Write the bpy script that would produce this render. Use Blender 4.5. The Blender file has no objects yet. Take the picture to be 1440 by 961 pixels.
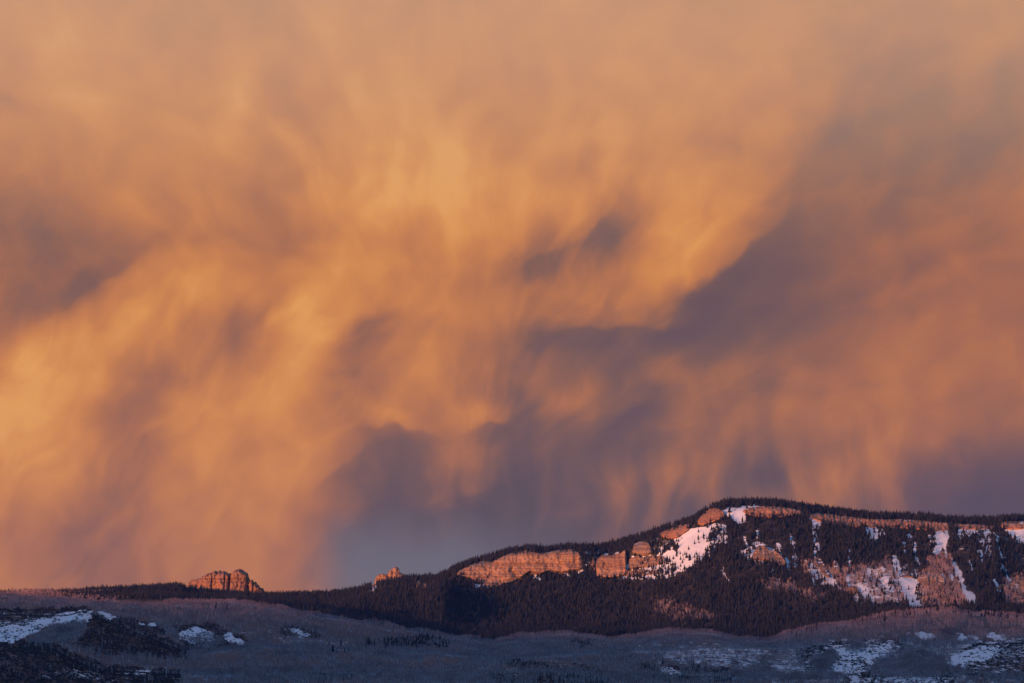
import bpy, math, random
import numpy as np
from mathutils import Vector

random.seed(7)
RNG = np.random.default_rng(11)
R = math.radians
sc = bpy.context.scene

# ------------------------------------------------------------------ camera, light, exposure
# A long lens on level ground looking east; horizon (z = 0) lies just below the frame.
F = 6000.0          # focal length in photograph pixels (1440 wide) : 2 m per pixel at 12 km
HZ = 990.0          # photograph row of eye level
cam_d = bpy.data.cameras.new("camera")
cam = bpy.data.objects.new("camera", cam_d)
sc.collection.objects.link(cam)
sc.camera = cam
cam.location = (0, 0, 0)
cam.rotation_euler = (R(90), 0, 0)
cam_d.sensor_width = 36.0
cam_d.lens = 36.0 * F / 1440.0
cam_d.shift_y = (HZ - 480.5) / 1440.0
cam_d.clip_start = 10.0
cam_d.clip_end = 200000.0

SUN_EL = R(3.2)
SUN_AZ = R(219)     # compass style, clockwise from +Y : behind the camera, to its left
SUN_STRENGTH = 2.0
SUN_COLOR = (0.95, 0.385, 0.155)
SKY_STRENGTH = 0.15
EXPOSURE = 2.0
HAZE = 4.4e-6

sun_dir = Vector((math.sin(SUN_AZ) * math.cos(SUN_EL), math.cos(SUN_AZ) * math.cos(SUN_EL), math.sin(SUN_EL)))
sun_d = bpy.data.lights.new("sun", 'SUN')
sun_d.energy = SUN_STRENGTH
sun_d.color = SUN_COLOR
sun_d.angle = R(0.53)
sun = bpy.data.objects.new("sun", sun_d)
sun.rotation_euler = sun_dir.to_track_quat('Z', 'Y').to_euler()
sc.collection.objects.link(sun)

world = bpy.data.worlds.new("World")
sc.world = world
world.use_nodes = True
wn = world.node_tree
wn.nodes.clear()
st = wn.nodes.new('ShaderNodeTexSky')
st.sky_type = 'NISHITA'
st.sun_disc = False
st.sun_elevation = SUN_EL
st.sun_rotation = SUN_AZ
st.altitude = 2400
st.ozone_density = 4.0
st.dust_density = 0.3
bg = wn.nodes.new('ShaderNodeBackground')
bg.inputs['Strength'].default_value = SKY_STRENGTH
wo = wn.nodes.new('ShaderNodeOutputWorld')
wn.links.new(st.outputs[0], bg.inputs[0])
wn.links.new(bg.outputs[0], wo.inputs[0])

vs = sc.view_settings
vs.view_transform = 'Standard'
vs.look = 'None'
vs.gamma = 1
vs.use_curve_mapping = False
vs.exposure = EXPOSURE
sc.cycles.max_bounces = 4
sc.cycles.diffuse_bounces = 2
sc.cycles.transparent_max_bounces = 8


# ------------------------------------------------------------------ helpers
def link(o):
    sc.collection.objects.link(o)
    return o


def tag(o, label=None, cat=None, group=None, kind=None):
    if label: o["label"] = label
    if cat: o["category"] = cat
    if group: o["group"] = group
    if kind: o["kind"] = kind
    return o


def mesh_from(name, verts, faces, mat=None, smooth=False, mat_idx=None, mats=None):
    """verts (n,3) array, faces (m,k) array or list of arrays -> mesh data"""
    me = bpy.data.meshes.new(name)
    if not isinstance(faces, (list, tuple)):
        faces = [faces]
    faces = [np.asarray(f, dtype=np.int32) for f in faces if len(f)]
    me.vertices.add(len(verts))
    me.vertices.foreach_set("co", np.asarray(verts, dtype=np.float32).ravel())
    loops = np.concatenate([f.ravel() for f in faces])
    sizes = np.concatenate([np.full(len(f), f.shape[1], dtype=np.int32) for f in faces])
    starts = np.concatenate([[0], np.cumsum(sizes)[:-1]]).astype(np.int32)
    me.loops.add(len(loops))
    me.loops.foreach_set("vertex_index", loops)
    me.polygons.add(len(sizes))
    me.polygons.foreach_set("loop_start", starts)
    me.polygons.foreach_set("loop_total", sizes)
    if smooth:
        me.polygons.foreach_set("use_smooth", np.ones(len(sizes), dtype=bool))
    for m in (mats or ([mat] if mat else [])):
        me.materials.append(m)
    if mat_idx is not None:
        me.polygons.foreach_set("material_index", np.asarray(mat_idx, dtype=np.int32))
    me.update(calc_edges=True)
    return me


def obj(name, me):
    return link(bpy.data.objects.new(name, me))


def _hash(ix, iy, iz, seed):
    h = (ix.astype(np.int64) * 374761393 + iy.astype(np.int64) * 668265263 + iz.astype(np.int64) * 2147483647 + seed * 974634777) & 0xffffffff
    h = ((h ^ (h >> 13)) * 1274126177) & 0xffffffff
    h = ((h ^ (h >> 16)) * 2246822519) & 0xffffffff
    return ((h ^ (h >> 15)) & 0xffffff) / float(0xffffff)


def vnoise(x, y, seed=0, z=None):
    """smooth value noise, 0..1, two or three dimensions"""
    x = np.asarray(x, float); y = np.asarray(y, float)
    x, y = np.broadcast_arrays(x, y)
    ix = np.floor(x); iy = np.floor(y)
    fx = x - ix; fy = y - iy
    fx = fx * fx * (3 - 2 * fx); fy = fy * fy * (3 - 2 * fy)
    def lay(iz):
        a = _hash(ix, iy, iz, seed); b = _hash(ix + 1, iy, iz, seed)
        c = _hash(ix, iy + 1, iz, seed); d = _hash(ix + 1, iy + 1, iz, seed)
        return (a * (1 - fx) + b * fx) * (1 - fy) + (c * (1 - fx) + d * fx) * fy
    if z is None:
        return lay(np.zeros_like(ix))
    iz = np.floor(z); fz = z - iz; fz = fz * fz * (3 - 2 * fz)
    return lay(iz) * (1 - fz) + lay(iz + 1) * fz


def fbm(x, y, seed=0, octaves=4, gain=0.5):
    s = 0.0; a = 1.0; t = 0.0
    for o in range(octaves):
        s = s + a * (vnoise(x * 2 ** o + 17.3 * o, y * 2 ** o - 9.1 * o, seed + o) - 0.5)
        t += a; a *= gain
    return s / t * 2      # about -1..1


def sstep(a, b, x):
    t = np.clip((x - a) / (b - a), 0, 1)
    return t * t * (3 - 2 * t)


def poly(pts):
    p = np.array(pts, float)
    return lambda x: np.interp(x, p[:, 0], p[:, 1])


# ------------------------------------------------------------------ node helpers
class NT:
    def __init__(s, name):
        s.m = bpy.data.materials.new(name)
        s.m.use_nodes = True
        s.t = s.m.node_tree
        s.t.nodes.clear()

    def n(s, kind, **kw):
        nd = s.t.nodes.new(kind)
        for k, v in kw.items():
            setattr(nd, k, v)
        return nd

    def put(s, sock, v):
        if isinstance(v, bpy.types.NodeSocket):
            s.t.links.new(v, sock)
        elif v is not None:
            sock.default_value = v

    def math(s, op, a, b=None, c=None, clamp=False):
        nd = s.n('ShaderNodeMath', operation=op, use_clamp=clamp)
        s.put(nd.inputs[0], a)
        if b is not None: s.put(nd.inputs[1], b)
        if c is not None: s.put(nd.inputs[2], c)
        return nd.outputs[0]

    def mix(s, f, a, b, blend='MIX'):
        nd = s.n('ShaderNodeMix', data_type='RGBA', blend_type=blend)
        s.put(nd.inputs[0], f)
        for i, v in ((6, a), (7, b)):
            if isinstance(v, tuple) and len(v) == 3: v = v + (1,)
            s.put(nd.inputs[i], v)
        return nd.outputs[2]

    def fmix(s, f, a, b):
        nd = s.n('ShaderNodeMix', data_type='FLOAT')
        s.put(nd.inputs[0], f); s.put(nd.inputs[2], a); s.put(nd.inputs[3], b)
        return nd.outputs[0]

    def rng(s, v, a, b, c=0.0, d=1.0, smooth=True):
        nd = s.n('ShaderNodeMapRange', interpolation_type='SMOOTHSTEP' if smooth else 'LINEAR')
        s.put(nd.inputs[0], v)
        for i, x in enumerate((a, b, c, d)): s.put(nd.inputs[i + 1], x)
        return nd.outputs[0]

    def noise(s, vec, scale, detail=3, rough=0.5, dist=0.0, dim='3D'):
        nd = s.n('ShaderNodeTexNoise', noise_dimensions=dim)
        s.put(nd.inputs['Vector'], vec)
        nd.inputs['Scale'].default_value = scale
        nd.inputs['Detail'].default_value = detail
        nd.inputs['Roughness'].default_value = rough
        nd.inputs['Distortion'].default_value = dist
        return nd.outputs[0]

    def xyz(s, x, y, z):
        nd = s.n('ShaderNodeCombineXYZ')
        for i, v in enumerate((x, y, z)): s.put(nd.inputs[i], v)
        return nd.outputs[0]

    def sep(s, v):
        nd = s.n('ShaderNodeSeparateXYZ'); s.put(nd.inputs[0], v)
        return nd.outputs

    def scalev(s, v, xyz):
        nd = s.n('ShaderNodeVectorMath', operation='MULTIPLY')
        s.put(nd.inputs[0], v); nd.inputs[1].default_value = xyz
        return nd.outputs[0]

    def attr(s, name):
        return s.n('ShaderNodeAttribute', attribute_name=name).outputs['Fac']

    def bsdf(s, color, rough=0.9, bump=None, bump_dist=1.0, strength=1.0, spec=0.2):
        b = s.n('ShaderNodeBsdfPrincipled')
        s.put(b.inputs['Base Color'], color if not isinstance(color, tuple) else color + (1,))
        s.put(b.inputs['Roughness'], rough)
        b.inputs['Specular IOR Level'].default_value = spec
        if bump is not None:
            bp = s.n('ShaderNodeBump')
            bp.inputs['Strength'].default_value = strength
            bp.inputs['Distance'].default_value = bump_dist
            s.put(bp.inputs['Height'], bump)
            s.t.links.new(bp.outputs[0], b.inputs['Normal'])
        o = s.n('ShaderNodeOutputMaterial')
        s.t.links.new(b.outputs[0], o.inputs[0])
        return s.m


def srgb(r, g, b):
    f = lambda c: (c / 255 / 12.92) if c / 255 <= 0.04045 else ((c / 255 + 0.055) / 1.055) ** 2.4
    return (f(r), f(g), f(b))


# ------------------------------------------------------------------ sky : a bank of sunlit storm cloud trailing virga
# How thick / how strongly lit the cloud is, sampled on a 48 px lattice (0 dark slate ... 9 gold)
CLOUD = """
7776666567776667776666666655676
7887766767887777777777776655566
7787777867878777778777776544555
6888777867788776787777666543444
7767777876888986788776764444444
6667777667889988768787655434345
4556666668889888876787654434455
4345566655777788655687543344545
5544678777876666555775333444555
4457878678877776666633333445555
5788876569746754333333444555555
7988556688457754443455445556566
9986578887666563453354555565555
9876578778743442332354445565533
8775567777532332223444235543211
7655566775422311224323345342111
6654566765322211122222222222222
7655567765432221122222222222222
7655567765432222222222222222222
""".split()


# single wisps: centre (48 px lattice counted in photograph pixels), tilt, half length, half width, lift
WISPS = [(865, 325, 50, 42, 17, -.20), (790, 366, 14, 90, 17, -.14), (803, 318, 75, 40, 13, .16), (1050, 400, 38, 150, 40, -.06),
         (935, 398, 32, 80, 28, .14), (850, 477, 2, 130, 20, -.16), (380, 445, 50, 35, 10, -.2), (330, 450, 88, 30, 8, -.14), (505, 478, 30, 48, 15, -.2),
         (150, 388, 35, 95, 13, -.2), (420, 205, -35, 90, 12, .08), (400, 140, -58, 50, 13, -.10), (22, 155, -18, 36, 9, -.16), (106, 185, -60, 26, 9, -.12),
         (652, 145, 48, 26, 9, -.14), (770, 150, 20, 38, 34, -.05), (795, 352, 24, 125, 17, -.14), (828, 215, 80, 32, 17, -.2), (640, 240, 88, 60, 18, .12), (555, 250, 80, 50, 14, .06),
         (1170, 200, 24, 48, 15, -.2), (560, 592, -10, 28, 10, .15), (682, 584, 10, 36, 13, .2), (640, 640, 20, 46, 28, .12), (692, 622, 80, 26, 13, -.12),
         (808, 562, 15, 62, 17, .16), (885, 590, 35, 62, 16, -.18), (1078, 660, 60, 24, 18, -.26), (755, 572, 10, 20, 10, -.18), (475, 560, 20, 24, 11, -.16),
         (1130, 690, -58, 60, 11, .10), (1245, 690, -66, 60, 12, .10), (940, 690, 70, 60, 14, .08), (590, 700, 30, 60, 16, -.08), (965, 545, -50, 40, 16, .12),
         (300, 335, 8, 60, 10, -.10), (380, 352, 5, 80, 10, -.10), (430, 245, 40, 20, 8, -.1), (1240, 500, 84, 60, 14, .05), (1010, 330, 40, 60, 9, .07),
         (638, 655, 30, 52, 26, .12), (622, 700, 18, 46, 13, .10), (655, 725, 60, 36, 12, .07), (868, 722, 72, 62, 12, .12), (925, 705, 70, 70, 10, .12), (1008, 640, 68, 66, 13, .10),
         (1185, 700, -62, 74, 13, .14), (1240, 650, -68, 60, 11, .10), (740, 700, 80, 40, 14, -.10), (520, 640, 70, 40, 18, -.10),
         (1330, 385, 24, 110, 11, .08), (1405, 330, 26, 80, 11, .08), (1250, 400, 25, 90, 10, -.12), (1165, 432, 30, 62, 13, -.14), (1380, 352, 22, 80, 9, -.09),
         (1215, 370, 28, 110, 12, .05), (1105, 465, 40, 30, 13, -.10), (1190, 505, 35, 60, 12, -.05), (1100, 590, 70, 50, 10, .06), (1150, 560, 75, 60, 9, -.06),
         (1260, 560, 86, 60, 11, .08), (1310, 600, 86, 60, 11, .05), (1230, 590, 84, 50, 8, -.07), (730, 310, 80, 60, 12, .06), (690, 300, 84, 60, 9, -.06), (600, 300, 70, 50, 9, -.06),
         (560, 220, 75, 60, 9, .06), (905, 260, 60, 50, 12, .06), (880, 225, 20, 26, 9, -.10), (250, 440, 70, 50, 12, .06), (230, 520, 60, 70, 16, -.10), (310, 500, 40, 70, 14, -.10),
         (170, 640, 60, 60, 16, -.08), (270, 660, 30, 50, 10, -.06), (60, 480, 60, 60, 14, .06), (410, 440, 35, 60, 14, .08), (560, 460, 20, 50, 12, .06), (590, 520, 40, 60, 14, .07)]

# folds where a lit billow ends sharply against shade: the shade lies on the lower side of the tilted line
FOLDS = [(1020, 378, 41, 115, 80, -.36), (860, 460, 2, 110, 50, -.20), (838, 322, 55, 50, 34, -.18), (765, 362, 22, 50, 26, -.14), (560, 602, -8, 50, 34, -.16),
         (688, 594, 18, 48, 36, -.18), (480, 655, 42, 60, 44, -.12), (905, 560, 40, 60, 36, -.14), (660, 700, 25, 90, 40, -.10), (150, 400, 214, 90, 34, -.10),
         (505, 465, 200, 36, 30, -.12), (345, 462, 35, 50, 34, -.05), (430, 222, 140, 70, 26, -.06), (1085, 668, 100, 40, 30, -.10)]


def build_sky():
    N = NT("storm_cloud")
    P = N.n('ShaderNodeTexCoord').outputs['Object']
    x, y, z = N.sep(P)
    az = N.math('ARCTAN2', x, y)                      # radians east of north
    hor = N.math('SQRT', N.math('ADD', N.math('MULTIPLY', x, x), N.math('MULTIPLY', y, y)))
    el = N.math('ARCTAN2', z, hor)
    # lattice coordinates: u 0..30 left to right, v 0..18 downwards
    u = N.math('MULTIPLY_ADD', az, F / 48, 15.0)
    v = N.math('MULTIPLY_ADD', el, -F / 48, HZ / 48)
    p0 = N.xyz(u, v, 0.0)

    # domain warp: big lazy curls + small feathering; feathering is drawn out down the fall streaks
    def warp(pos, scale, amp, seed, detail=2, stretch=(1, 1, 1)):
        q = N.n('ShaderNodeVectorMath', operation='ADD')
        N.put(q.inputs[0], N.scalev(pos, stretch)); q.inputs[1].default_value = (seed, seed * 1.7, seed * 0.3)
        nd = N.n('ShaderNodeTexNoise', noise_dimensions='2D')
        N.put(nd.inputs['Vector'], q.outputs[0])
        nd.inputs['Scale'].default_value = scale
        nd.inputs['Detail'].default_value = detail
        nd.inputs['Roughness'].default_value = 0.5
        c = N.n('ShaderNodeVectorMath', operation='SUBTRACT')
        N.put(c.inputs[0], nd.outputs['Color']); c.inputs[1].default_value = (0.5, 0.5, 0.5)
        r = N.n('ShaderNodeVectorMath', operation='MULTIPLY_ADD')
        N.put(r.inputs[0], c.outputs[0]); r.inputs[1].default_value = (amp[0], amp[1], 0)
        N.put(r.inputs[2], pos)
        return r.outputs[0]
    p1 = warp(p0, 0.35, (0.9, 0.9), 3.0, 1)
    p2 = warp(p1, 1.1, (0.40, 0.65), 9.0, 3, (1.0, 0.6, 1))
    uu, vv, _ = N.sep(p2)
    up = N.math('DIVIDE', N.math('PINGPONG', uu, 30.0), 30.0)
    vp = N.math('PINGPONG', vv, 18.0)

    L = np.array([[int(c) for c in row] for row in CLOUD], float) / 9.0
    pad = np.pad(L, 1, mode='edge')
    soft_ = sum(pad[1 + a:1 + a + L.shape[0], 1 + b:1 + b + L.shape[1]] * w for a, b, w in
                [(0, 0, .25), (0, 1, .125), (0, -1, .125), (1, 0, .125), (-1, 0, .125), (1, 1, .0625), (-1, -1, .0625), (1, -1, .0625), (-1, 1, .0625)])
    L = L * 0.45 + soft_ * 0.55
    acc = None
    for j, row in enumerate(CLOUD):
        cr = N.n('ShaderNodeValToRGB')
        cr.color_ramp.interpolation = 'CARDINAL'
        el_ = cr.color_ramp.elements
        vals = [float(q) for q in L[j]]
        el_[0].position = 0.0; el_[1].position = 1.0
        for i in range(1, 30):
            el_.new(i / 30.0)
        for i in range(31):
            e = cr.color_ramp.elements[i]
            e.position = i / 30.0
            e.color = (vals[i],) * 3 + (1,)
        N.put(cr.inputs[0], up)
        if acc is None:
            acc = cr.outputs[0]
        else:
            acc = N.mix(N.rng(vp, float(j - 1), float(j), smooth=False), acc, cr.outputs[0])
    t = acc

    pw = warp(p0, 0.9, (0.55, 0.75), 5.0, 4)
    ux, vy, _ = N.sep(pw)
    for cx, cy, ang, la, sb, amp in WISPS:
        ca, sa = math.cos(R(ang)), -math.sin(R(ang))       # rows count downwards
        amp = amp * ((0.55 if cx > 500 or cy < 400 else 0.4) if amp < 0 else 0.8)
        cx, cy, la, sb = cx / 48, cy / 48, la / 48, sb / 48
        hom = N.xyz(ux, vy, 1.0)
        ax = N.n('ShaderNodeVectorMath', operation='DOT_PRODUCT'); N.put(ax.inputs[0], hom)
        ax.inputs[1].default_value = (ca / la, sa / la, -(ca * cx + sa * cy) / la)
        ay = N.n('ShaderNodeVectorMath', operation='DOT_PRODUCT'); N.put(ay.inputs[0], hom)
        ay.inputs[1].default_value = (-sa / sb, ca / sb, -(-sa * cx + ca * cy) / sb)
        r2 = N.math('ADD', N.math('MULTIPLY', ax.outputs['Value'], ax.outputs['Value']), N.math('MULTIPLY', ay.outputs['Value'], ay.outputs['Value']))
        t = N.math('MULTIPLY_ADD', N.math('EXPONENT', N.math('MULTIPLY', r2, -0.7)), amp, t)

    for cx, cy, ang, la, sb, amp in FOLDS:
        ca, sa = math.cos(R(ang)), -math.sin(R(ang))
        cx, cy, la, sb = cx / 48, cy / 48, la / 48, sb / 48
        hom = N.xyz(ux, vy, 1.0)
        ax = N.n('ShaderNodeVectorMath', operation='DOT_PRODUCT'); N.put(ax.inputs[0], hom)
        ax.inputs[1].default_value = (ca / la, sa / la, -(ca * cx + sa * cy) / la)
        ay = N.n('ShaderNodeVectorMath', operation='DOT_PRODUCT'); N.put(ay.inputs[0], hom)
        ay.inputs[1].default_value = (-sa / sb, ca / sb, -(-sa * cx + ca * cy) / sb)
        r2 = N.math('ADD', N.math('MULTIPLY', ax.outputs['Value'], ax.outputs['Value']), N.math('MULTIPLY', ay.outputs['Value'], ay.outputs['Value']))
        g = N.math('MULTIPLY', N.math('EXPONENT', N.math('MULTIPLY', r2, -1.0)), N.rng(ay.outputs['Value'], -0.08, 0.13))
        t = N.math('MULTIPLY_ADD', g, amp * 0.75, t)

    # fine cloud structure: soft billows, diagonal wisps, vertical virga
    bil = N.math('SUBTRACT', N.noise(p1, 0.55, 4, 0.45, 0.0, '2D'), 0.5)
    rot = N.n('ShaderNodeVectorRotate', rotation_type='Z_AXIS')
    N.put(rot.inputs['Vector'], p1); rot.inputs['Angle'].default_value = R(33)
    wis = N.math('SUBTRACT', N.noise(N.scalev(rot.outputs[0], (0.28, 1.3, 1)), 0.7, 3, 0.5, 0.0, '2D'), 0.5)
    vir = N.math('SUBTRACT', N.noise(N.scalev(p1, (1.5, 0.22, 1)), 0.7, 3, 0.5, 0.0, '2D'), 0.5)
    low = N.rng(v, 10.5, 14.5)
    right = N.rng(u, 14.0, 22.0)
    # fibres of falling snow: a fan hanging over the middle, combed to the lower left further down, upright over the ridge
    def noise2(vec, scale, detail, rough, dist=0.0):
        return N.math('SUBTRACT', N.noise(vec, scale, detail, rough, dist, '2D'), 0.5)
    wx, wy, _ = N.sep(warp(p0, 0.45, (1.4, 1.4), 21.0, 2))
    fx = N.math('SUBTRACT', wx, 640 / 48); fy = N.math('SUBTRACT', 700 / 48, wy)
    ang_ = N.math('ARCTAN2', fx, fy)
    rad_ = N.math('SQRT', N.math('ADD', N.math('MULTIPLY', fx, fx), N.math('MULTIPLY', fy, fy)))
    fan = noise2(N.xyz(N.math('MULTIPLY', ang_, 9.0), N.math('MULTIPLY', rad_, 0.28), 0.0), 1.1, 6, 0.62, 0.15)
    rl = N.n('ShaderNodeVectorRotate', rotation_type='Z_AXIS')
    N.put(rl.inputs['Vector'], N.xyz(wx, wy, 0.0)); rl.inputs['Angle'].default_value = R(52)
    comb = noise2(N.scalev(rl.outputs[0], (0.3, 1.15, 1)), 0.9, 6, 0.62, 0.15)
    upr = noise2(N.scalev(N.xyz(wx, wy, 0.0), (1.2, 0.28, 1)), 1.0, 6, 0.62, 0.1)
    wlow = N.math('MULTIPLY', N.rng(v, 6.5, 9.5), N.rng(u, 16.0, 11.0))
    wup = N.rng(v, 11.0, 14.5)
    fib = N.fmix(wlow, fan, comb)
    fib = N.fmix(N.math('MULTIPLY', wup, N.rng(u, 8.0, 15.0, 0.2, 1.0)), fib, N.math('MULTIPLY', upr, 1.35))
    t = N.math('MULTIPLY_ADD', fib, N.rng(v, 0.0, 9.0, 0.24, 0.34), t)
    t = N.math('MULTIPLY_ADD', noise2(N.xyz(wx, wy, 0.0), 1.1, 6, 0.55, 0.0), 0.16, t)
    a1 = N.math('MULTIPLY', bil, 0.16)
    a2 = N.math('MULTIPLY', wis, N.math('MULTIPLY_ADD', right, 0.06, 0.06))
    a3 = N.math('MULTIPLY', vir, N.math('MULTIPLY_ADD', low, 0.06, 0.0))
    t = N.math('ADD', t, N.math('ADD', a1, N.math('ADD', a2, a3)))
    t = N.math('MAXIMUM', t, 0.0)

    cr = N.n('ShaderNodeValToRGB')
    cr.color_ramp.interpolation = 'B_SPLINE'
    stops = [(0.0, (98, 78, 84)), (0.16, (108, 84, 84)), (0.33, (122, 91, 81)), (0.46, (148, 100, 77)), (0.60, (177, 112, 74)),
             (0.76, (206, 130, 71)), (0.90, (223, 147, 75)), (1.0, (235, 166, 88))]
    e = cr.color_ramp.elements
    e[0].position, e[1].position = 0.0, 1.0
    for q, _c in stops[1:-1]: e.new(q)
    for i, (q, c) in enumerate(stops):
        e[i].position = q; e[i].color = srgb(*c) + (1,)
    N.put(cr.inputs[0], t)
    col = cr.outputs[0]
    col = N.mix(N.math('MULTIPLY', N.rng(v, 11.5, 16.0, 0.0, 0.85), N.rng(t, 0.45, 0.05)), col, srgb(82, 77, 79))
    # colder, paler air high up; dusty rose right; blue gap of clear air over the ridge
    col = N.mix(N.rng(v, 8.5, -0.5, 0.0, 0.55), col, srgb(206, 167, 138))
    col = N.mix(N.math('MULTIPLY', N.rng(v, 15.5, 11.0), N.math('MULTIPLY', N.rng(u, 21.0, 27.0), N.rng(v, 4.0, 8.0, 0.0, 0.30))), col, srgb(172, 106, 78))
    gap = N.math('MULTIPLY', N.math('MULTIPLY', N.rng(uu, 8.3, 11.0), N.rng(uu, 18.0, 12.5)), N.rng(vv, 14.6, 16.6, 0.0, 0.9))
    col = N.mix(gap, col, srgb(108, 110, 118))
    gap2 = N.math('MULTIPLY', N.rng(uu, 24.0, 28.0), N.rng(vv, 12.6, 15.0, 0.0, 0.55))
    col = N.mix(gap2, col, srgb(80, 72, 90))
    em = N.n('ShaderNodeEmission')
    N.put(em.inputs[0], col)
    em.inputs[1].default_value = 2 ** (-EXPOSURE)
    o = N.n('ShaderNodeOutputMaterial')
    N.t.links.new(em.outputs[0], o.inputs[0])
    N.m.cycles.emission_sampling = 'NONE'

    # a quarter of the sky's vault, 92 km out; the west behind the viewer stays open to the low sun
    na, ne = 120, 40
    A, E = np.meshgrid(np.linspace(R(-70), R(70), na), np.linspace(R(-1.2), R(48), ne))
    Rr = 92000.0
    V = np.stack([Rr * np.sin(A) * np.cos(E), Rr * np.cos(A) * np.cos(E), Rr * np.sin(E)], -1).reshape(-1, 3)
    i = np.arange((ne - 1) * na).reshape(ne - 1, na)[:, :-1].ravel()
    o_ = obj("sky", mesh_from("sky", V, np.stack([i, i + 1, i + na + 1, i + na], -1), N.m, smooth=True))
    tag(o_, "orange and slate storm cloud with trailing virga filling the sky", "sky", kind="structure")


build_sky()

# ------------------------------------------------------------------ terrain
# skyline of the mesa's ground (trees stand on it), photograph pixels
skyline = poly([(-1600, 860), (-500, 840), (0, 835), (35, 835), (80, 837), (150, 836), (180, 834), (210, 831), (250, 828), (262, 833), (300, 837), (372, 841),
                (400, 842), (470, 841), (490, 837), (510, 832), (528, 824), (565, 817), (610, 816), (640, 803), (660, 795), (690, 788),
                (718, 779), (740, 776), (765, 778), (790, 775), (840, 773), (860, 769), (880, 763), (900, 758), (925, 750), (945, 744),
                (960, 739), (975, 735), (990, 724), (1000, 718), (1010, 714), (1030, 710), (1060, 709), (1080, 710), (1100, 712),
                (1120, 716), (1150, 719), (1200, 726), (1230, 730), (1300, 731), (1330, 736), (1400, 735), (1420, 733), (1440, 735),
                (1560, 745), (2000, 800), (3000, 860)])
cl_top = poly([(-1600, 862), (-500, 842), (0, 837), (250, 830), (264, 836), (300, 839), (372, 842), (480, 838), (525, 828), (565, 821), (620, 818),
               (640, 806), (660, 797), (690, 792), (712, 782), (742, 776), (765, 779), (800, 775), (825, 777), (840, 785), (860, 782),
               (890, 771), (920, 758), (940, 747), (960, 741), (985, 729), (1010, 718), (1045, 715), (1080, 714), (1125, 718),
               (1140, 723), (1200, 729), (1260, 732), (1320, 735), (1350, 737), (1400, 740), (1410, 735), (1440, 736), (2000, 803), (3000, 862)])
cl_bot = poly([(-1600, 864), (-500, 845), (0, 839), (250, 836), (300, 842), (372, 845), (480, 842), (525, 832), (565, 826), (620, 822),
               (640, 809), (660, 814), (690, 826), (720, 823), (750, 819), (800, 814), (825, 813), (840, 813), (880, 812),
               (920, 800), (940, 776), (960, 762), (985, 742), (1010, 733), (1045, 724), (1080, 729), (1125, 727),
               (1140, 731), (1200, 740), (1260, 742), (1320, 745), (1350, 744), (1400, 748), (1440, 748), (2000, 808), (3000, 866)])
bot_d = poly([(-2000, 11300), (600, 11300), (650, 11375), (880, 11375), (930, 11330), (1000, 11370), (3000, 11370)])
base3 = poly([(-1600, 870), (-500, 850), (0, 842), (60, 844), (110, 849), (150, 849), (200, 852), (240, 849), (300, 846), (340, 848), (380, 855),
              (440, 865), (480, 872), (530, 882), (600, 895), (650, 901), (690, 905), (740, 894), (800, 893), (860, 903),
              (900, 897), (940, 890), (1000, 893), (1040, 903), (1080, 903), (1110, 892), (1155, 880), (1200, 876), (1240, 868),
              (1290, 861), (1330, 860), (1370, 867), (1440, 871), (1700, 880), (3000, 900)])
mid2 = poly([(-1600, 890), (-500, 870), (0, 866), (60, 866), (95, 864), (115, 858), (125, 861), (150, 873), (200, 893), (250, 912), (270, 922), (300, 918),
             (350, 913), (420, 916), (520, 920), (600, 924), (700, 928), (760, 925), (840, 920), (920, 918), (1000, 915),
             (1060, 915), (1120, 914), (1165, 908), (1225, 906), (1260, 907), (1280, 905), (1320, 908), (1350, 908), (1440, 906), (1700, 910), (3000, 930)])
near1 = poly([(-1600, 915), (-300, 905), (0, 914), (20, 909), (50, 908), (75, 912), (100, 925), (120, 934), (140, 941), (175, 944), (250, 948), (300, 950),
              (420, 949), (520, 951), (620, 954), (700, 950), (780, 948), (860, 952), (950, 950), (1060, 952), (1150, 954),
              (1230, 946), (1290, 938), (1340, 948), (1400, 951), (1440, 952), (1700, 955), (3000, 965)])


def zof(py, d):
    return (HZ - py) / F * d


KN = [
    (lambda p: np.full_like(p, 4300.), lambda p: np.full_like(p, -45.)),
    (lambda p: np.full_like(p, 5300.), lambda p: np.full_like(p, -12.)),
    (lambda p: np.full_like(p, 6200.), lambda p: zof(near1(p), 6200.)),
    (lambda p: np.full_like(p, 6650.), lambda p: zof(near1(p) - 1, 6200.) - 6),
    (lambda p: np.full_like(p, 7500.), lambda p: zof(mid2(p), 7500.)),
    (lambda p: np.full_like(p, 7900.), lambda p: zof(mid2(p), 7500.) - 5),
    (lambda p: np.full_like(p, 9000.), lambda p: zof(base3(p), 9000.)),
    (lambda p: np.full_like(p, 9450.), lambda p: zof(base3(p), 9000.) - 6),
    (lambda p: np.full_like(p, 10250.), lambda p: zof(base3(p) - 3, 10250.)),
    (bot_d, lambda p: zof(cl_bot(p), bot_d(p))),
    (lambda p: np.full_like(p, 11440.), lambda p: zof(cl_top(p), 11440.)),
    (lambda p: np.full_like(p, 11900.), lambda p: zof(skyline(p), 11900.)),
    (lambda p: np.full_like(p, 12400.), lambda p: zof(skyline(p), 11900.) - 25),
    (lambda p: np.full_like(p, 14500.), lambda p: zof(skyline(p), 11900.) * 0.4),
    (lambda p: np.full_like(p, 17500.), lambda p: np.full_like(p, -45.)),
]

pxs = np.unique(np.concatenate([np.linspace(-1600, -90, 70), np.arange(-80, 1521, 1.5), np.linspace(1530, 3000, 70)]))
ds = np.unique(np.concatenate([np.arange(4300, 5600, 60), np.arange(5600, 9500, 13), np.arange(9500, 10600, 14), np.arange(10600, 11300, 7),
                               np.arange(11300, 11480, 3), np.arange(11480, 12000, 9), np.arange(12000, 17501, 110)]).astype(float))


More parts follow.
